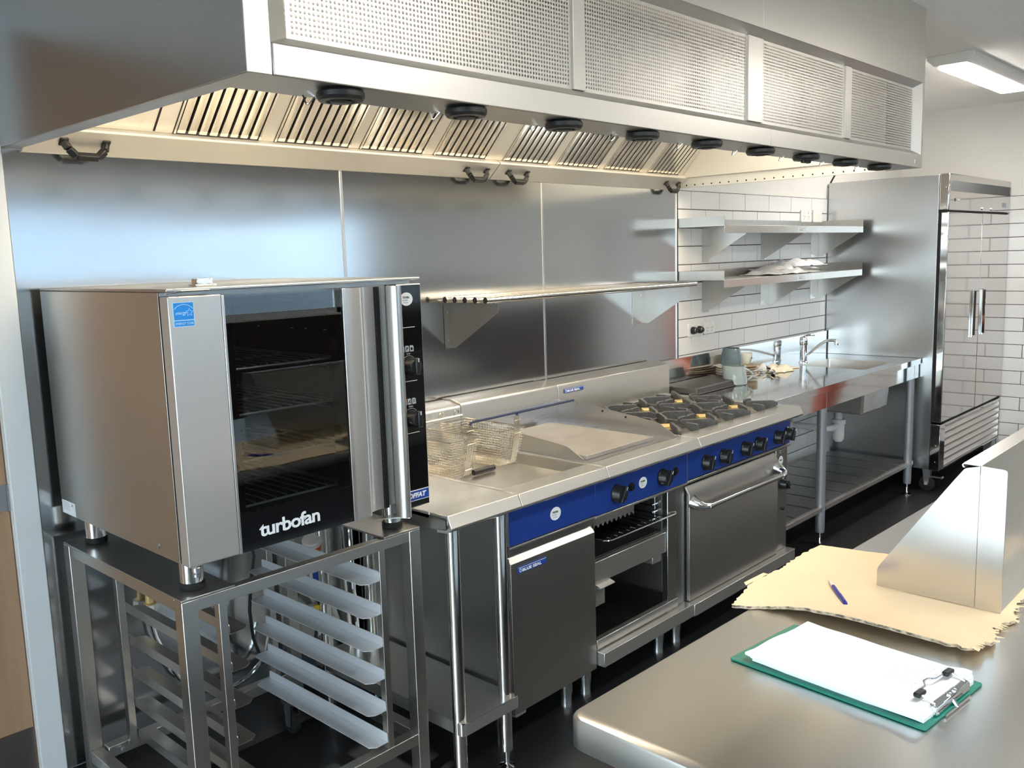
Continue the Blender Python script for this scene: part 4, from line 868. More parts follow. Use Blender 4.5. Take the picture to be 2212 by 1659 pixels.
# ================================================================= oven, its racks and stand
def build_oven():
    x0, x1, yb, yf, z0, z1 = .920, 1.655, -.045, -.752, .961, 1.592; yd = -.800
    t = root('convection_oven', (1.29, -.4, .874), 'stainless countertop convection oven with glass door standing on the open stand', 'oven')
    ci0, ci1, cz0, cz1, cyb = 1.005, 1.440, 1.005, 1.555, -.16
    obj('left_side', MB().box(x0, x0+.0025, yf, yb, z0, z1), 'oven', t, .001)
    body = MB().box(x0+.003, ci0, yf, yb, z0, z1).box(ci1, x1, yf, yb, z0, z1).box(ci0, ci1, yf, yb, z0, cz0).box(ci0, ci1, yf, yb, cz1, z1).box(ci0, ci1, cyb, yb, cz0, cz1)
    obj('body', body, 'dark', t, 0)
    obj('cavity_liner', MB().add([(ci0+.001, yf+.001, cz0+.001), (ci1-.001, yf+.001, cz0+.001), (ci1-.001, yf+.001, cz1-.001), (ci0+.001, yf+.001, cz1-.001), (ci0+.001, cyb-.001, cz0+.001), (ci1-.001, cyb-.001, cz0+.001), (ci1-.001, cyb-.001, cz1-.001), (ci0+.001, cyb-.001, cz1-.001)],
        [(0, 1, 5, 4), (1, 2, 6, 5), (2, 3, 7, 6), (3, 0, 4, 7), (4, 5, 6, 7)]), 'cavity', t, smooth=False)
    box('top_cover', x0-.001, x1, yf-.045, yb, z1+.001, z1+.008, 'oven', t, .002)
    obj('vent_cap', MB().box(1.045, 1.100, -.69, -.65, z1+.008, z1+.013).box(1.052, 1.093, -.685, -.655, z1+.013, z1+.026), 'chrome', t, .002)
    obj('fan_baffle', MB().box(1.06, 1.39, cyb-.06, cyb-.056, 1.04, 1.52), 'cavity', t)
    for x in (1.375,):
        for z in (1.05, 1.15, 1.26, 1.37, 1.47): obj('rack_guide', MB().tube([(x+.03, -.70, z), (x+.03, -.22, z)], .003, 6), 'chrome', t)
    # door
    d = obj('door', MB().box(x0-.001, 1.0475, yd, yf-.008, z0, 1.583), 'oven_front', t, .003)
    box('door_edge', x0+.0005, x0+.010, yf-.0075, yf-.001, z0+.01, 1.575, 'rubber', d, 0)
    box('door_strip', 1.0478, 1.0545, yd-.001, yf-.01, z0, 1.580, 'light_steel', d, .001)
    box('door_glass', 1.055, 1.385, yd+.0005, yd+.004, 1.058, 1.580, 'ovenglass', d, 0)
    lb = box('logo_band', 1.055, 1.385, yd, yd+.006, z0+.001, 1.0575, 'gloss', d, 0)
    obj('inner_frame', MB().box(1.055, 1.075, yd+.006, yf-.01, 1.058, 1.575).box(1.366, 1.385, yd+.006, yf-.01, 1.058, 1.575).box(1.075, 1.366, yd+.006, yf-.01, 1.555, 1.575), 'gloss', d)
    text('lettering', 'turbofan', .0485, (1.1035, yd-.0008, .9905), 'white', lb, bold=.022, spacing=.93, sx=1.13)
    box('door_strip', 1.3855, 1.397, yd-.002, yf-.01, z0, 1.580, 'light_steel', d, .001)
    pr = [(1.3975, yd), (1.440, yd), (1.449, yd+.004), (1.456, yd+.016), (1.470, yd+.030), (1.490, yd+.036), (1.516, yd+.036), (1.516, yf-.009), (1.3975, yf-.009)]
    obj('handle_channel', MB().prism('z', pr, z0, 1.580), 'oven_front', d)
    box('channel_gap', 1.5165, 1.530, yd+.030, yf-.009, z0, 1.578, 'rubber', d, 0)
    pts = [(1.531+.0185*(1-math.cos(a)), yd-.004-.030*math.sin(a)) for a in [PI*k/12 for k in range(13)]]
    obj('door_handle', MB().prism('z', pts+[(1.568, yd+.002), (1.531, yd+.002)], .938, 1.580), 'oven', d)
    obj('handle_foot', MB().prism('z', [(1.470, yd+.034), (1.531, yd-.006), (1.549, yd-.034), (1.568, yd-.004), (1.566, yd+.034)], .936, .9385), 'light_steel', d)
    obj('hinge', MB().tube([(x0+.008, yd+.012, z0-.002), (x0+.020, yd+.006, z0-.006), (x0+.032, yd+.012, z0-.002)], .003, 8).lathe([(0, -.028), (.010, -.026), (.010, -.02), (.006, -.018), (.011, -.014), (.011, -.004), (.006, 0)], (x0+.020, yd+.010, z0), 14), 'bolt', d)
    obj('hinge_pin', MB().tube([(x0+.004, yd+.02, z1-.004), (x0+.03, yd-.002, z1+.002), (x0+.10, yd+.0, z1+.002)], .0025, 6), 'bolt', d)
    es = obj('energy_sticker', MB().box(.929, .979, yd-.0006, yd, 1.515, 1.570), 'skyline', d, label='light blue energy rating sticker')
    obj('sticker_field', MB().box(.9307, .9773, yd-.001, yd-.0006, 1.5305, 1.5685).box(.9307, .9773, yd-.001, yd-.0006, 1.5165, 1.5285), 'sky', es)
    obj('sticker_arc', MB().tube([(.954-.024*math.cos(a), yd-.0012, 1.547+.0175*math.sin(a)) for a in [.45+(PI-.9)*k/16 for k in range(17)]], .0007, 5), 'skyline', es)
    star = [(.9675+(.0092 if k % 2 == 0 else .0042)*math.sin(PI/5*k), yd-.0012, 1.5465+(.0092 if k % 2 == 0 else .0042)*math.cos(PI/5*k)) for k in range(10)]
    obj('sticker_star', MB().tube(star, .0006, 5, closed=True), 'skyline', es)
    text('lettering', 'energy', .0112, (.9335, yd-.0013, 1.5425), 'skyline', es, shear=.4, sx=.85)
    text('lettering', 'ENERGY STAR', .0078, (.9325, yd-.0013, 1.5197), 'skyline', es, sx=.88)
    # control panel
    p = obj('control_panel', MB().box(1.568, 1.6545, yd+.001, yf-.002, .950, 1.582), 'light_steel', t, .002)
    box('panel_face', 1.569, 1.6515, yd-.0005, yd+.001, .9535, 1.579, 'gloss', p, 0)
    for z in (1.463, 1.313, 1.166): box('panel_line', 1.571, 1.626, yd-.0009, yd-.0005, z-.0008, z+.0008, 'white', p, 0)
    for zk, zi, lab in ((1.357, 1.404, 'TEMP'), (1.209, 1.256, 'TIMER')):
        k = knob(1.5985, yd-.0005, zk, p, .024, .0)
        for i in range(3):
            xi = 1.5715+.0165*i
            ic = obj('icon', MB().prism('y', [(xi, zi-.0085), (xi+.0135, zi-.0085), (xi+.0135, zi+.005), (xi+.010, zi+.0085), (xi, zi+.0085)], yd-.0009, yd-.0005), 'icon', p)
            if i == 1 and lab == 'TEMP': text('lettering', 'P', .013, (xi+.003, yd-.0011, zi-.0048), 'gloss', ic, bold=.02)
            elif i == 0: obj('icon_mark', MB().obox((xi+.0066, yd-.0011, zi), (.004, 0, .005), (.0008, 0, -.0006), (0, .0002, 0)), 'gloss', ic)
            elif i == 2 and lab == 'TEMP': obj('icon_mark', MB().lathe([(.0035, 0), (.0035, -.0003)], (xi+.0066, yd-.0009, zi-.001), 12, 'y', 1, 1.3), 'gloss', ic)
            elif i == 2: obj('icon_mark', MB().box(xi+.003, xi+.0105, yd-.0012, yd-.0009, zi+.003, zi+.0042).box(xi+.003, xi+.0105, yd-.0012, yd-.0009, zi, zi+.0012).box(xi+.003, xi+.0105, yd-.0012, yd-.0009, zi-.003, zi-.0018), 'gloss', ic)
            else: obj('icon_mark', MB().obox((xi+.0066, yd-.0011, zi), (.004, 0, .004), (.0008, 0, -.0008), (0, .0002, 0)).obox((xi+.0095, yd-.0011, zi-.003), (.0015, 0, 0), (0, 0, .0015), (0, .0002, 0)), 'gloss', ic)
        if lab == 'TIMER': obj('red_flag', MB().prism('y', [(1.582, zi+.0085), (1.586, zi+.0085), (1.586, zi+.004)], yd-.0012, yd-.0009), 'redmark', p)
        text('lettering', lab, .0062, (1.5985, yd-.0009, zk+.0305), 'icon', p, align='CENTER')
        obj('dial_arc', MB().tube([(1.5985+.0275*math.sin(a), yd-.0008, zk+.0275*math.cos(a)) for a in [-.8+1.6*k/12 for k in range(13)]], .0006, 5), 'icon', p)
    mb_ = box('maker_band', 1.570, 1.6505, yd-.0011, yd-.0005, .971, 1.0, 'badge', p, 0)
    obj('band_line', MB().box(1.570, 1.6505, yd-.0014, yd-.0011, .9985, 1.001).box(1.570, 1.6505, yd-.0014, yd-.0011, .970, .9715), 'white', mb_)
    text('lettering', 'OFFAT', .0185, (1.5725, yd-.0015, .979), 'white', mb_, bold=.045, shear=.25, sx=1.12, spacing=1.02)
    obj('red_dot', MB().cyl((1.5795, yd-.0016, .9855), .0022, -.0003, 'y', 12), 'redmark', mb_)
    sticker(1.600, yd-.0005, 1.541, p, .85)
    # rating label and screw on the left side
    lab = obj('rating_label', MB().box(x0-.0006, x0, -.142, -.052, .951+.012, 1.001), 'white', t, label='white rating label low on the side near the wall')
    ll = MB().prism('x', [(-.135, .990), (-.115, .990), (-.125, .999)], x0-.0009, x0-.0006)
    for i in range(5): ll.box(x0-.0009, x0-.0006, -.105, -.060, .996-.005*i, .9972-.005*i)
    obj('label_print', ll, 'icon', lab)
    obj('side_screw', MB().cyl((x0, -.643, .985), .010, -.003, 'x', 16), 'bolt', t)
    for x, y in ((.975, -.690), (1.600, -.690), (.975, -.125), (1.600, -.125)):
        f = obj('foot', MB().lathe([(.028, .892), (.028, .962)], (x, y, 0), 24), 'tube', t)
        obj('foot_pad', MB().lathe([(.029, .8748), (.030, .878), (.030, .888), (.027, .892)], (x, y, 0), 24), 'rubber', f)
build_oven()
def oven_rack(z, label):
    t = root('oven_rack', (1.22, -.45, z), label, 'oven rack', 'wire racks inside the oven')
    obj('frame', MB().tube(rounded3([(1.012, -.735, z), (1.405, -.735, z), (1.405, -.23, z), (1.012, -.23, z)], .02), .0032, 8, closed=True).tube([(1.02, -.48, z-.004), (1.40, -.48, z-.004)], .0028, 6), 'rackwire', t)
    mb = MB()
    for k in range(12):
        x = 1.04+.031*k; mb.tube([(x, -.737, z+.003), (x, -.735, z+.0055), (x, -.23, z+.0055)], .0019, 6)
    obj('crossbar', mb, 'rackwire', t)
for z, l in ((1.397, 'topmost wire rack behind the oven glass'), (1.284, 'second wire rack from the top behind the oven glass'), (1.168, 'third wire rack from the top behind the oven glass'), (1.054, 'lowest wire rack behind the oven glass')): oven_rack(z, l)

def build_stand():
    x0, x1, yf, yb, zt = .912, 1.648, -.757, -.045, .874
    t = root('oven_stand', (1.28, -.4, 0), 'open stainless oven stand with angled tray runners on both sides', 'oven stand')
    w = .040
    for i, (x, y) in enumerate(((x0, yf), (x1-w, yf), (x0, yb-w), (x1-w, yb-w))):
        z0 = .125 if i >= 2 else .03
        l = box('leg', x, x+w, y, y+w, z0, zt-.0055, 'oven', t, .002)
        if i < 2: obj('leg_foot', MB().lathe([(.020, 0), (.020, .008), (.010, .012), (.010, .035)], (x+w/2, y+w/2, 0), 16), 'rubber', l)
        else:
            cx, cy_ = x+w/2-(.03 if i == 3 else 0), y+w/2-.01
            obj('caster_fork', MB().box(cx-.025, cx+.025, cy_-.025, cy_+.025, .115, .125).prism('x', [(cy_-.022, .118), (cy_+.022, .118), (cy_+.012, .030), (cy_-.012, .030)], cx-.018, cx-.0155).prism('x', [(cy_-.022, .118), (cy_+.022, .118), (cy_+.012, .030), (cy_-.012, .030)], cx+.0155, cx+.018), 'bolt', l)
            obj('caster', MB().lathe([(.030, -.012), (.0415, -.009), (.0415, .009), (.030, .012)], (cx, cy_, .0425), 24, 'x'), 'rubber', l)
    for a, b in ((x0, 1.050), (1.515, x1)): box('top_plate', a, b, yf, yb, zt-.005, zt, 'oven', t, .001)
    box('front_rail', x0+w, x1-w, yf+.001, yf+.030, .838, .868, 'oven', t, .001)
    box('back_rail', x0+w, x1-w, yb-.030, yb-.001, .838, .868, 'oven', t, .001)
    for x in (x0+.001, x1-.031): box('side_rail', x, x+.030, yf+w, yb-w, .840, .8685, 'oven', t, .001)
    box('low_front_rail', x0+w, x1-w, yf+.002, yf+.038, .205, .240, 'oven', t, .002)
    box('low_back_rail', x0+w, x1-w, yb-.080, yb-.044, .215, .250, 'oven', t, .002)
    for x in (x0+.002, x1-.038): box('low_side_rail', x, x+.036, yf+w, yb-w, .205, .240, 'oven', t, .002)
    for xa, xb, sgn in ((1.006, 1.027, 1), (1.496, 1.517, -1)):
        for y in (yf+.003, yb-.110): box('upright', xa, xb, y, y+.024, .240, .838, 'oven', t, .001)
        for k in range(6):
            z = .262+.0978*k; xw = xb+.0012 if sgn > 0 else xa-.0012
            L = [(yf+.004, 0), (yb-.080, 0), (yb-.080, .040), (yb-.095, .058), (yf+.020, .058), (yf+.004, .040)]
            led = [(xw+sgn*u, y) for y, u in L]
            mb = MB().prism('z', led, z, z+.0016)
            mb.prism('x', rounded([(yf+.004, z+.0016), (yb-.080, z+.0016), (yb-.080, z+.028), (yf+.004, z+.028)], [0, 0, .010, .010]), xw, xw+sgn*.0016)
            obj('tray_runner', mb, 'runner' if sgn < 0 else 'oven', t)
    obj('bolt', MB().cyl((.990, yb-.082, .232), .007, -.014, 'y', 6), 'bolt', t)
build_stand()

# services behind the oven stand
t = root('gas_hose', (1.15, -.04, .6), 'braided steel hose with a brass fitting hanging on the splashback behind the stand', 'hose')
obj('hose_fitting', MB().lathe([(.012, .64), (.012, .615), (.020, .612), (.020, .585), (.012, .582), (.012, .555), (.008, .55)], (1.150, -.035, 0), 14), 'brass', t)
obj('hose_nut', MB().lathe([(.026, .611), (.028, .60), (.026, .588)], (1.150, -.035, 0), 8), 'plasticw', t)
obj('hose', MB().tube([(1.150, -.035, .55), (1.158, -.037, .50), (1.182, -.04, .425), (1.22, -.04, .34), (1.28, -.045, .275), (1.344, -.048, .250), (1.407, -.05, .245), (1.458, -.05, .257), (1.507, -.05, .29), (1.531, -.05, .325), (1.55, -.05, .40)], .0075, 10), 'chrome', t)
obj('power_cable', MB().tube([(1.50, -.02, .86), (1.485, -.04, .80), (1.481, -.10, .69), (1.462, -.10, .60), (1.451, -.10, .507), (1.457, -.10, .41), (1.477, -.10, .34), (1.53, -.09, .28), (1.60, -.08, .25)], .006, 8), 'black', label='black power cable hanging behind the oven stand', cat='cable')
t = root('pendant_plug', (1.70, -.10, .67), 'orange and white round power plug hanging below the oven', 'plug')
ax = Vector((-.35, -.35, .87)).normalized()
def tilt(mb, c, ax):
    q = Vector((0, 0, 1)).rotation_difference(ax).to_matrix(); c = Vector(c); mb.v = [tuple(c+q @ Vector(v)) for v in mb.v]; return mb
obj('plug_body', tilt(MB().lathe([(.012, -.040), (.024, -.034), (.033, -.012), (.034, .010)], (0, 0, 0), 24), (1.705, -.11, .672), ax), 'orange', t)
obj('plug_cap', tilt(MB().lathe([(.0345, .010), (.0345, .026), (.030, .030), (0, .031)], (0, 0, 0), 24), (1.705, -.11, .672), ax), 'plasticw', t)
obj('plug_tag', tilt(MB().obox((-.012, -.0335, -.012), (.013, .004, 0), (0, 0, .013), (0, .0006, 0)), (1.705, -.11, .672), ax), 'yellow', t)
obj('plug_cord', MB().tube([(1.718, -.10, .637), (1.728, -.10, .60), (1.732, -.10, .52), (1.722, -.10, .43), (1.70, -.10, .33), (1.68, -.09, .27)], .006, 8), 'black', t)
t = root('gas_valve', (1.75, -.06, .43), 'gas pipes and valve with a yellow tag behind the infill bench', 'gas valve')
obj('gas_pipe', MB().tube([(1.835, -.10, .75), (1.838, -.10, .48), (1.85, -.10, .28), (1.852, -.10, .20)], .009, 10).tube([(1.87, -.10, .75), (1.873, -.10, .48), (1.885, -.10, .24)], .009, 10), 'chrome', t)
obj('valve_body', MB().box(1.675, 1.70, -.085, -.06, .405, .44).cyl((1.66, -.072, .43), .013, .06, 'x', 12), 'bolt', t, .002)
obj('yellow_tag', MB().box(1.70, 1.765, -.105, -.09, .422, .444), 'yellow', t, .003)
obj('white_tag', MB().box(1.665, 1.70, -.105, -.09, .420, .446), 'plasticw', t, .003)
obj('blue_label', MB().box(1.700, 1.735, -.105, -.10, .500, .575), 'badge', t)
obj('label_edge', MB().box(1.690, 1.70, -.105, -.10, .50, .575).box(1.735, 1.760, -.105, -.10, .485, .572), 'plasticw', t)
obj('paper_tag', MB().box(1.925, 1.948, -.102, -.10, .48, .545), 'paper', t)
obj('hose', MB().tube([(1.765, -.09, .42), (1.79, -.09, .395), (1.80, -.09, .36), (1.79, -.09, .30)], .012, 10), 'plasticw', t)

# ================================================================= island bench and what lies on it
IZ = .90; IA = -.0245
def build_island():
    t = root('island_bench', (1.055, -1.806, 0), 'large stainless island bench with rounded corner in the foreground', 'bench', rz=IA)
    L, Wd = 3.4, 1.0; r = .03
    out = rounded([(0, 0), (L, 0), (L, -Wd), (0, -Wd)], r, 6)
    inn = rounded([(.006, -.006), (L-.006, -.006), (L-.006, -Wd+.006), (.006, -Wd+.006)], r-.004, 6)
    n = len(out); mb = MB()
    lev = [(out, IZ-.055), (out, IZ-.006), ([(p[0]*.35+q[0]*.65, p[1]*.35+q[1]*.65) for p, q in zip(inn, out)], IZ-.002), (inn, IZ)]
    vs = [(p[0], p[1], z) for pts, z in lev for p in pts]
    fs = [(k*n+i, k*n+(i+1) % n, (k+1)*n+(i+1) % n, (k+1)*n+i) for k in range(3) for i in range(n)]+[tuple(3*n+i for i in range(n))]
    mb.add(vs, fs); mb.add([(p[0], p[1], IZ-.052) for p in inn], [tuple(range(n))])
    obj('worktop', mb, 'island', t)
    for x, y in ((.085, -.085), (L-.085, -.085), (.085, -Wd+.085), (L-.085, -Wd+.085)):
        l = obj('leg', MB().box(x-.02, x+.02, y-.02, y+.02, .06, IZ-.055), 'steel_v', t, .003)
        obj('leg_foot', MB().lathe([(.026, 0), (.026, .008), (.012, .014), (.012, .06)], (x, y, 0), 16), 'chrome', l)
    obj('undershelf', MB().box(.06, L-.06, -Wd+.06, -.06, .24, .262), 'dark', t, .003)
build_island()

def build_cardboard():
    out0 = [(1.618, -1.792), (1.648, -1.848), (1.667, -1.895), (1.660, -1.95), (1.672, -2.02), (1.679, -2.103), (1.684, -2.17), (1.690, -2.243), (1.76, -2.262), (1.83, -2.242), (1.90, -2.262), (1.98, -2.243), (2.10, -2.26), (2.25, -2.25), (2.45, -2.255), (2.46, -2.10), (2.20, -1.98), (2.14, -1.95), (2.118, -1.88), (2.112, -1.845), (2.097, -1.771), (2.06, -1.768), (1.98, -1.765), (1.88, -1.772), (1.77, -1.762), (1.70, -1.775)]
    rr = random.Random(4); pts = []
    for i, a in enumerate(out0):
        b = out0[(i+1) % len(out0)]; L = math.dist(a, b); k = max(1, int(L/.009)); ragged = .0035 if (a[1] > -1.85 or i in range(6, 13)) else .0016
        if 6 <= i <= 13: ragged = .006
        if 13 <= i <= 20: ragged = .0006
        for q in range(k):
            u = q/k; n = Vector((-(b[1]-a[1]), b[0]-a[0])).normalized()*rr.uniform(-1, 1)*ragged*(0 if q == 0 else 1)
            pts.append((a[0]+(b[0]-a[0])*u+n.x, a[1]+(b[1]-a[1])*u+n.y))
    t = root('cardboard_sheet', (1.9, -2.0, IZ), 'torn sheet of brown cardboard lying under the loose shelf on the island bench', 'cardboard')
    from mathutils.geometry import delaunay_2d_cdt
    n = len(pts)
    def lift(x, y):
        xe = 1.66+.03*min(1, max(0, (-1.9-y)/.34)); d = max(0, x-xe)
        a = min(1, max(0, (-1.84-y)/.10)); b = min(1, max(0, (y+2.30)/.05)); q = max(0, y+2.245+.02)
        return .0005+.017*a*(.55+.45*math.sin(9*y+.6))*math.exp(-d/.055)+.008*math.exp(-max(0, y+2.25)/.035)*math.exp(-d/.12)
    def sheet(z0, z1, inset=0., zig=False):
        cx = sum(p[0] for p in pts)/n; cy_ = sum(p[1] for p in pts)/n
        q = []
        for i, (x, y) in enumerate(pts):
            k = 1-inset-(.003*(i % 2) if zig else 0); q.append(Vector((cx+(x-cx)*k, cy_+(y-cy_)*k)))
        inner = [Vector((1.63+.03*a, -2.24+.03*b)) for a in range(28) for b in range(16)]
        vs, _, fs, *_r = delaunay_2d_cdt(q+inner, [], [list(range(n))], 1, 1e-5)
        m = len(vs); P = [(v.x, v.y, IZ+z0+lift(v.x, v.y)) for v in vs]+[(v.x, v.y, IZ+z1+lift(v.x, v.y)) for v in vs]
        F = [tuple(f) for f in fs]; cnt = {}
        for f in F:
            for a, b in zip(f, f[1:]+f[:1]): cnt.setdefault((min(a, b), max(a, b)), []).append((a, b))
        side = [(e[0][0], e[0][1], m+e[0][1], m+e[0][0]) for e in cnt.values() if len(e) == 1]
        return MB().add(P, [f[::-1] for f in F]+[tuple(m+k for k in f) for f in F]+side)
    obj('top_liner', sheet(.0066, .0074), 'card', t, smooth=False)
    obj('flute_core', sheet(.0014, .0066, .002, True), 'cardedge', t, smooth=False)
    obj('bottom_liner', sheet(.0006, .0014, .001), 'card', t, smooth=False)
    sh = MB()
    for i in range(n):
        x, y = pts[i]
        if y < -2.225 and rr.random() < .55 and x > 1.68:
            a = rr.uniform(-.6, .6); d = Vector((math.sin(a), -math.cos(a), 0))*rr.uniform(.006, .016); s_ = Vector((d.y, -d.x, 0))*.35
            p = Vector((x, y, IZ+.0072+lift(x, y))); sh.add([p-s_, p+s_, p+d+s_*.4+Vector((0, 0, rr.uniform(-.004, .003))), p+d-s_*.6+Vector((0, 0, rr.uniform(-.004, .002)))], [(0, 1, 2, 3)])
    o = obj('torn_flap', sh, 'card', t, smooth=False, kind='stuff'); m = o.modifiers.new('solid', 'SOLIDIFY'); m.thickness = .0006
    obj('turned_edge', MB().add([(1.735, -1.762, IZ+.008), (1.83, -1.766, IZ+.008), (1.825, -1.757, IZ+.010), (1.745, -1.752, IZ+.0095), (1.735, -1.762, IZ+.0072), (1.83, -1.766, IZ+.0072), (1.825, -1.757, IZ+.0092), (1.745, -1.752, IZ+.0087)], [(0, 1, 2, 3), (7, 6, 5, 4), (0, 4, 5, 1), (1, 5, 6, 2), (2, 6, 7, 3), (3, 7, 4, 0)]), 'card', t)
build_cardboard()

def build_loose_shelf():
    x0, x1, y = 1.907, 3.1, -2.185; z0, z1 = IZ+.0088, 1.208
    t = root('loose_shelf', (1.91, y, z0), 'loose stainless wall shelf stood on its edge on the cardboard, bracket showing', 'shelf')
    box('tray_plate', x0, x1, y-.001, y+.001, z0, z1, 'steel', t, 0)
    obj('end_lip', MB().prism('x', rounded([(y-.048, z0), (y-.001, z0), (y-.001, z1-.002), (y-.048, z1-.004)], [.004, 0, 0, .008]), x0-.001, x0+.001), 'steel_v', t)
    obj('end_lip_hem', MB().prism('x', rounded([(y-.048, z0), (y-.036, z0), (y-.036, z1-.003), (y-.048, z1-.004)], [.003, 0, 0, .006]), x0-.0022, x0-.0010), 'steel_v', t)
    box('bottom_lip', x0+.001, x1, y-.046, y-.001, z0, z0+.002, 'steel', t, 0)
    obj('top_flange', MB().prism('x', [(y+.001, z1), (y+.033, z1+.001), (y+.036, z1-.003), (y+.034, z1-.008), (y+.030, z1-.0085), (y+.031, z1-.006), (y+.0335, z1-.003), (y+.0315, z1-.001), (y+.001, z1-.002)], x0-.003, x1), 'satin', t)
    obj('bracket', MB().prism('x', rounded([(y+.002, z0+.001), (y+.200, z0+.001), (y+.200, z0+.042), (y+.048, z1-.035), (y+.030, z1-.010), (y+.002, z1-.003)], [0, .003, .010, .012, .004, 0]), x0-.0012, x0+.0008), 'steel_v', t)
build_loose_shelf()

def build_clipboard():
    a = Vector((1.399, -1.911, 0)); b = Vector((1.615, -1.934, 0)); d = Vector((1.368, -2.268, 0)); c = Vector((1.585, -2.290, 0))
    t = root('clipboard', (1.49, -2.1, IZ), 'green clipboard with a metal clip lying on the island bench', 'clipboard')
    zb = IZ+.0008
    def pr(P, z0, z1, rr=.006): return MB().prism('z', rounded([(p.x, p.y) for p in P], rr), z0, z1)
    obj('board', pr([a, b, c, d], zb, zb+.0034), 'green', t, .001)
    # page block lies on the board; the clip holds it at the near end
    def W(u, v, z): return a.lerp(b, u).lerp(d.lerp(c, u), v)+Vector((0, 0, z))
    obj('clip_plate', MB().add([W(.22, .955, zb+.0036), W(.80, .955, zb+.0036), W(.80, .990, zb+.0036), W(.22, .990, zb+.0036), W(.22, .955, zb+.0235), W(.80, .955, zb+.0235), W(.80, .990, zb+.0200), W(.22, .990, zb+.0200)], [(3, 2, 1, 0), (4, 5, 6, 7), (0, 1, 5, 4), (1, 2, 6, 5), (2, 3, 7, 6), (3, 0, 4, 7)]), 'chrome', t, .003)
    obj('clip_wire', MB().tube([W(.25, .972, zb+.021), W(.25, .905, zb+.030), W(.28, .890, zb+.0295), W(.40, .885, zb+.0295), W(.47, .860, zb+.0300), W(.53, .860, zb+.0300), W(.58, .885, zb+.0295), W(.72, .890, zb+.0295), W(.76, .905, zb+.030), W(.76, .972, zb+.021)], .0018, 8), 'chrome', t)
    for u in (.265, .745): obj('clip_cap', MB().obox(W(u, .900, zb+.0300), (b-a).normalized()*.013, (d-a).normalized()*.006, (0, 0, .004)), 'black', t, .003)
    obj('clip_back', MB().tube([W(.30, 1.006, zb+.002), W(.72, 1.006, zb+.002)], .0022, 8).tube([W(.50, .985, zb+.012), W(.50, 1.008, zb+.002)], .004, 8), 'chrome', t)
    obj('clip_rivet', MB().lathe([(.006, 0), (.005, .003), (0, .004)], W(.46, .975, zb+.0215), 12).lathe([(.006, 0), (.005, .003), (0, .004)], W(.55, .975, zb+.0215), 12), 'chrome', t)
    # papers
    ps = root('paper_pad', (1.49, -2.1, IZ+.005), 'thick white pad of handwritten paper held on the green clipboard', 'paper')
    nu, nv = 14, 24
    for layer in range(3):
        vs = []
        u0, u1, v0, v1 = ((.07, .93, .105, .972), (.05, .955, .095, .965), (.035, .97, .085, .955))[layer]
        zt = (.0075, .0125, .0175)[layer]; th = .0045
        for s in (0, 1):
            for j in range(nv+1):
                for i in range(nu+1):
                    u = u0+(u1-u0)*i/nu; v = v0+(v1-v0)*j/nv
                    curl = .006*max(0, 1-v*5)*abs(math.sin(6*u+layer))*(.4+layer*.3)+.0015*math.sin(9*v+3*u+layer)
                    bulge = .005*max(0, 1-abs(v-.93)*12)
                    vs.append(W(u+.006*math.sin(5*v+layer)*(1-v), v+.01*math.sin(3*u+layer*2)*(1-v), zb+zt-(0 if s else th)+max(0, curl)+bulge*(1 if s else .2)))
        m = (nu+1)*(nv+1); fs = []
        for j in range(nv):
            for i in range(nu):
                k = j*(nu+1)+i; fs += [(k, k+nu+1, k+nu+2, k+1), (m+k, m+k+1, m+k+nu+2, m+k+nu+1)]
        for i in range(nu): fs += [(i, i+1, m+i+1, m+i), (nv*(nu+1)+i+1, nv*(nu+1)+i, m+nv*(nu+1)+i, m+nv*(nu+1)+i+1)]
        for j in range(nv): k = j*(nu+1); q = k+nu; fs += [(k+nu+1, k, m+k, m+k+nu+1), (q, q+nu+1, m+q+nu+1, m+q)]
        obj('page_block', MB().add(vs, fs), 'paper', ps)
    ink = MB(); rr = random.Random(2)
    for ln in range(7):
        v = .845-.026*ln; u = .40+(.05 if ln in (3, 7) else 0); end = rr.uniform(.72, .93)
        while u < end:
            wd = rr.uniform(.02, .06); seg = [W(u+wd*k/5, v+rr.uniform(-.004, .004), zb+.0206) for k in range(6)]
            ink.tube(seg, .00035, 4); u += wd+.022
    obj('handwriting', ink, 'ink', ps, kind='stuff')
build_clipboard()
def build_pen():
    a = Vector((1.868, -1.893, IZ+.0125)); b = Vector((1.755, -1.980, IZ+.0125)); d = (b-a).normalized(); z = Vector((0, 0, 1))
    t = root('ballpoint_pen', (1.81, -1.94, IZ+.008), 'blue ballpoint pen lying on the cardboard', 'pen')
    obj('barrel', MB().tube([a+d*.040, a+d*.045, a+d*.128], .0045, 12, rs=[.0040, .0046, .0046]), 'penblue', t)
    obj('tip', MB().tube([a, a+d*.004, a+d*.018, a+d*.040], .003, 10, rs=[.0006, .0010, .0030, .0040]), 'plasticw', t, label='pale pointed tip')
    obj('cap_end', MB().tube([a+d*.128, a+d*.136, a+d*.141], .0046, 12, rs=[.0048, .0050, .0038]), 'penblue', t)
    obj('clip', MB().obox(a+d*.115+z*.0056, d*.02, d.cross(z)*.0016, z*.0007), 'penblue', t)
build_pen()

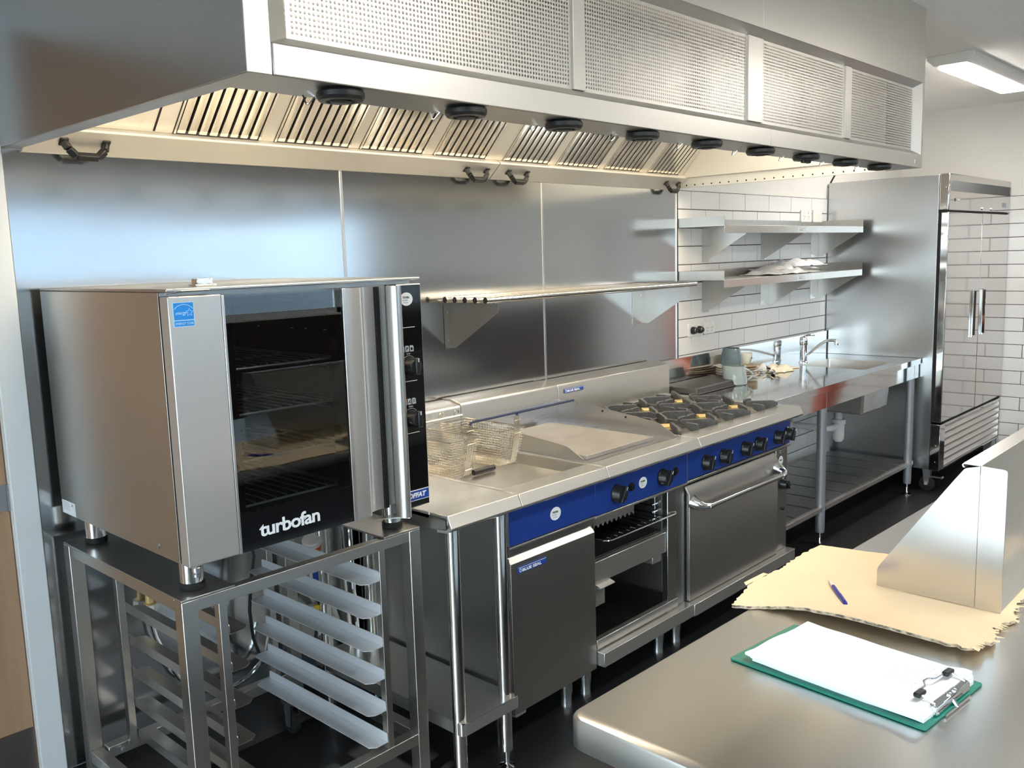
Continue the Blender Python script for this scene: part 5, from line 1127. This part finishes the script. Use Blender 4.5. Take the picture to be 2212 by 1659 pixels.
# ================================================================= person at the right edge (only a fingertip reaches the frame)
def build_person():
    px, py = 6.83, -1.62
    V = {}; E_ = []
    def j(n, x, y, z, r, par=None):
        V[n] = (px+x, py+y, z, r)
        if par: E_.append((par, n))
    j('pelvis', 0, 0, .98, .135); j('spine', 0, 0, 1.14, .125, 'pelvis'); j('chest', 0, 0, 1.32, .140, 'spine'); j('neckb', 0, 0, 1.46, .075, 'chest')
    j('neck', -.01, .01, 1.53, .055, 'neckb'); j('head0', -.02, .03, 1.60, .075, 'neck'); j('head1', -.02, .03, 1.68, .092, 'head0'); j('head2', -.015, .02, 1.75, .080, 'head1')
    for s, q in ((-1, 'l'), (1, 'r')):
        j('sh'+q, s*.17, 0, 1.42, .062, 'chest')
        j('hip'+q, s*.095, 0, .90, .090, 'pelvis'); j('knee'+q, s*.105, .02, .50, .060, 'hip'+q); j('calf'+q, s*.105, -.01, .36, .055, 'knee'+q); j('ank'+q, s*.11, -.01, .10, .040, 'calf'+q); j('heel'+q, s*.11, -.03, .05, .040, 'ank'+q); j('toe'+q, s*.12, .16, .04, .036, 'ank'+q)
    # left arm bent, hand reaching forward past the frame edge; right arm hanging
    j('ell', -.27, .04, 1.14, .043, 'shl'); j('wrl', -.41, .19, 1.0, .029, 'ell')
    j('elr', .26, -.03, 1.14, .043, 'shr'); j('wrr', .28, .06, .90, .029, 'elr')
    names = list(V); idx = {n: i for i, n in enumerate(names)}
    def skin(name, verts, edges, radii, rootv, sub):
        me = bpy.data.meshes.new(name); me.from_pydata(verts, edges, [])
        o = bpy.data.objects.new(name, me); COL.objects.link(o)
        o.modifiers.new('skin', 'SKIN'); sk = me.skin_vertices[0] if me.skin_vertices else None
        if sk is None:
            lay = bmesh.new(); lay.from_mesh(me); lay.verts.layers.skin.verify(); lay.to_mesh(me); lay.free(); sk = me.skin_vertices[0]
        for i, r in enumerate(radii): sk.data[i].radius = (r, r); sk.data[i].use_root = (i == rootv)
        ss = o.modifiers.new('sub', 'SUBSURF'); ss.levels = sub; ss.render_levels = sub
        dg = bpy.context.evaluated_depsgraph_get(); dg.update()
        out = bpy.data.meshes.new_from_object(o.evaluated_get(dg)); bpy.data.objects.remove(o)
        return out
    body = skin('person_body', [V[n][:3] for n in names], [(idx[a], idx[b]) for a, b in E_], [V[n][3] for n in names], 0, 2)
    parts = [body]
    # hands: palm + five fingers each
    for (w, dirv, sidev) in (((V['wrl'][:3]), Vector((-.55, .72, -.30)), Vector((.65, .60, .1))), ((V['wrr'][:3]), Vector((.05, .12, -.99)), Vector((.1, .99, .1)))):
        w = Vector(w); d = dirv.normalized(); s = (sidev-d*sidev.dot(d)).normalized(); n = d.cross(s)
        vs = [w-d*.01, w+d*.035, w+d*.075]; rad = [.026, .034, .034]; ed = [(0, 1), (1, 2)]
        parts.append(skin('hand', vs, ed, rad, 0, 1))
        for k, (off, L) in enumerate(((-.027, .066), (-.009, .077), (.010, .072), (.027, .056))):
            p = w+d*.07+s*off; f = [p-d*.02, p+d*.012, p+d*(.012+L*.45)+n*.006, p+d*(.010+L*.75)+n*.016, p+d*(.006+L)+n*.028]
            parts.append(skin('finger', f, [(0, 1), (1, 2), (2, 3), (3, 4)], [.0095, .0095, .009, .0085, .0072], 0, 1))
        p = w+d*.025-s*.022; f = [p, p-s*.022+d*.022, p-s*.030+d*.048+n*.008, p-s*.026+d*.066+n*.014]
        parts.append(skin('thumb', f, [(0, 1), (1, 2), (2, 3)], [.013, .011, .0095, .008], 0, 1))
    bm = bmesh.new()
    for me in parts: bm.from_mesh(me)
    for f in bm.faces:
        c = f.calc_center_median(); x, y, z = c.x-px, c.y-py, c.z
        arm = abs(x) > .215
        if z < .085: f.material_index = 3
        elif z < 1.0 and not arm: f.material_index = 1
        elif z < 1.475 and (not arm or z > 1.20): f.material_index = 1
        else: f.material_index = 0
        f.smooth = True
    me = bpy.data.meshes.new('person'); bm.to_mesh(me); bm.free()
    me.transform(Matrix.Translation((-px, -py, 0)))
    for m in ('skin', 'red', 'trousers', 'shoe'): me.materials.append(M[m])
    o = bpy.data.objects.new('person', me); COL.objects.link(o); o.location = (px, py, 0); ORG[o.name] = Vector((px, py, 0))
    link_props(o, 'person in red work overalls standing by the tiled wall, fingers reaching in', 'person')
    hx, hy = px-.02, py+.03
    obj('hair', MB().lathe([(.094, 1.70), (.100, 1.74), (.092, 1.79), (.06, 1.825), (0, 1.835)], (hx+.01, hy-.018, 0), 20), 'hair', o)
    obj('nose', MB().lathe([(0, -.012), (.012, -.008), (.009, .010), (.004, .03), (0, .032)], (hx-.004, hy+.092, 1.645), 10), 'skin', o)
    e = MB(); 
    for s in (-1, 1): e.lathe([(0, -.008), (.008, -.004), (.009, 0), (.008, .004), (0, .008)], (hx+s*.033, hy+.080, 1.672), 12)
    obj('eyes', e, 'white', o)
    obj('mouth', MB().obox((hx, hy+.080, 1.605), (.022, 0, 0), (0, .006, 0), (0, 0, .005)), 'lips', o, .003)
    er = MB()
    for s in (-1, 1): er.lathe([(0, -.028), (.014, -.015), (.017, .005), (.012, .025), (0, .030)], (hx+s*.092, hy-.008, 1.66), 10, 'z', .5, 1)
    obj('ears', er, 'skin', o)
build_person()
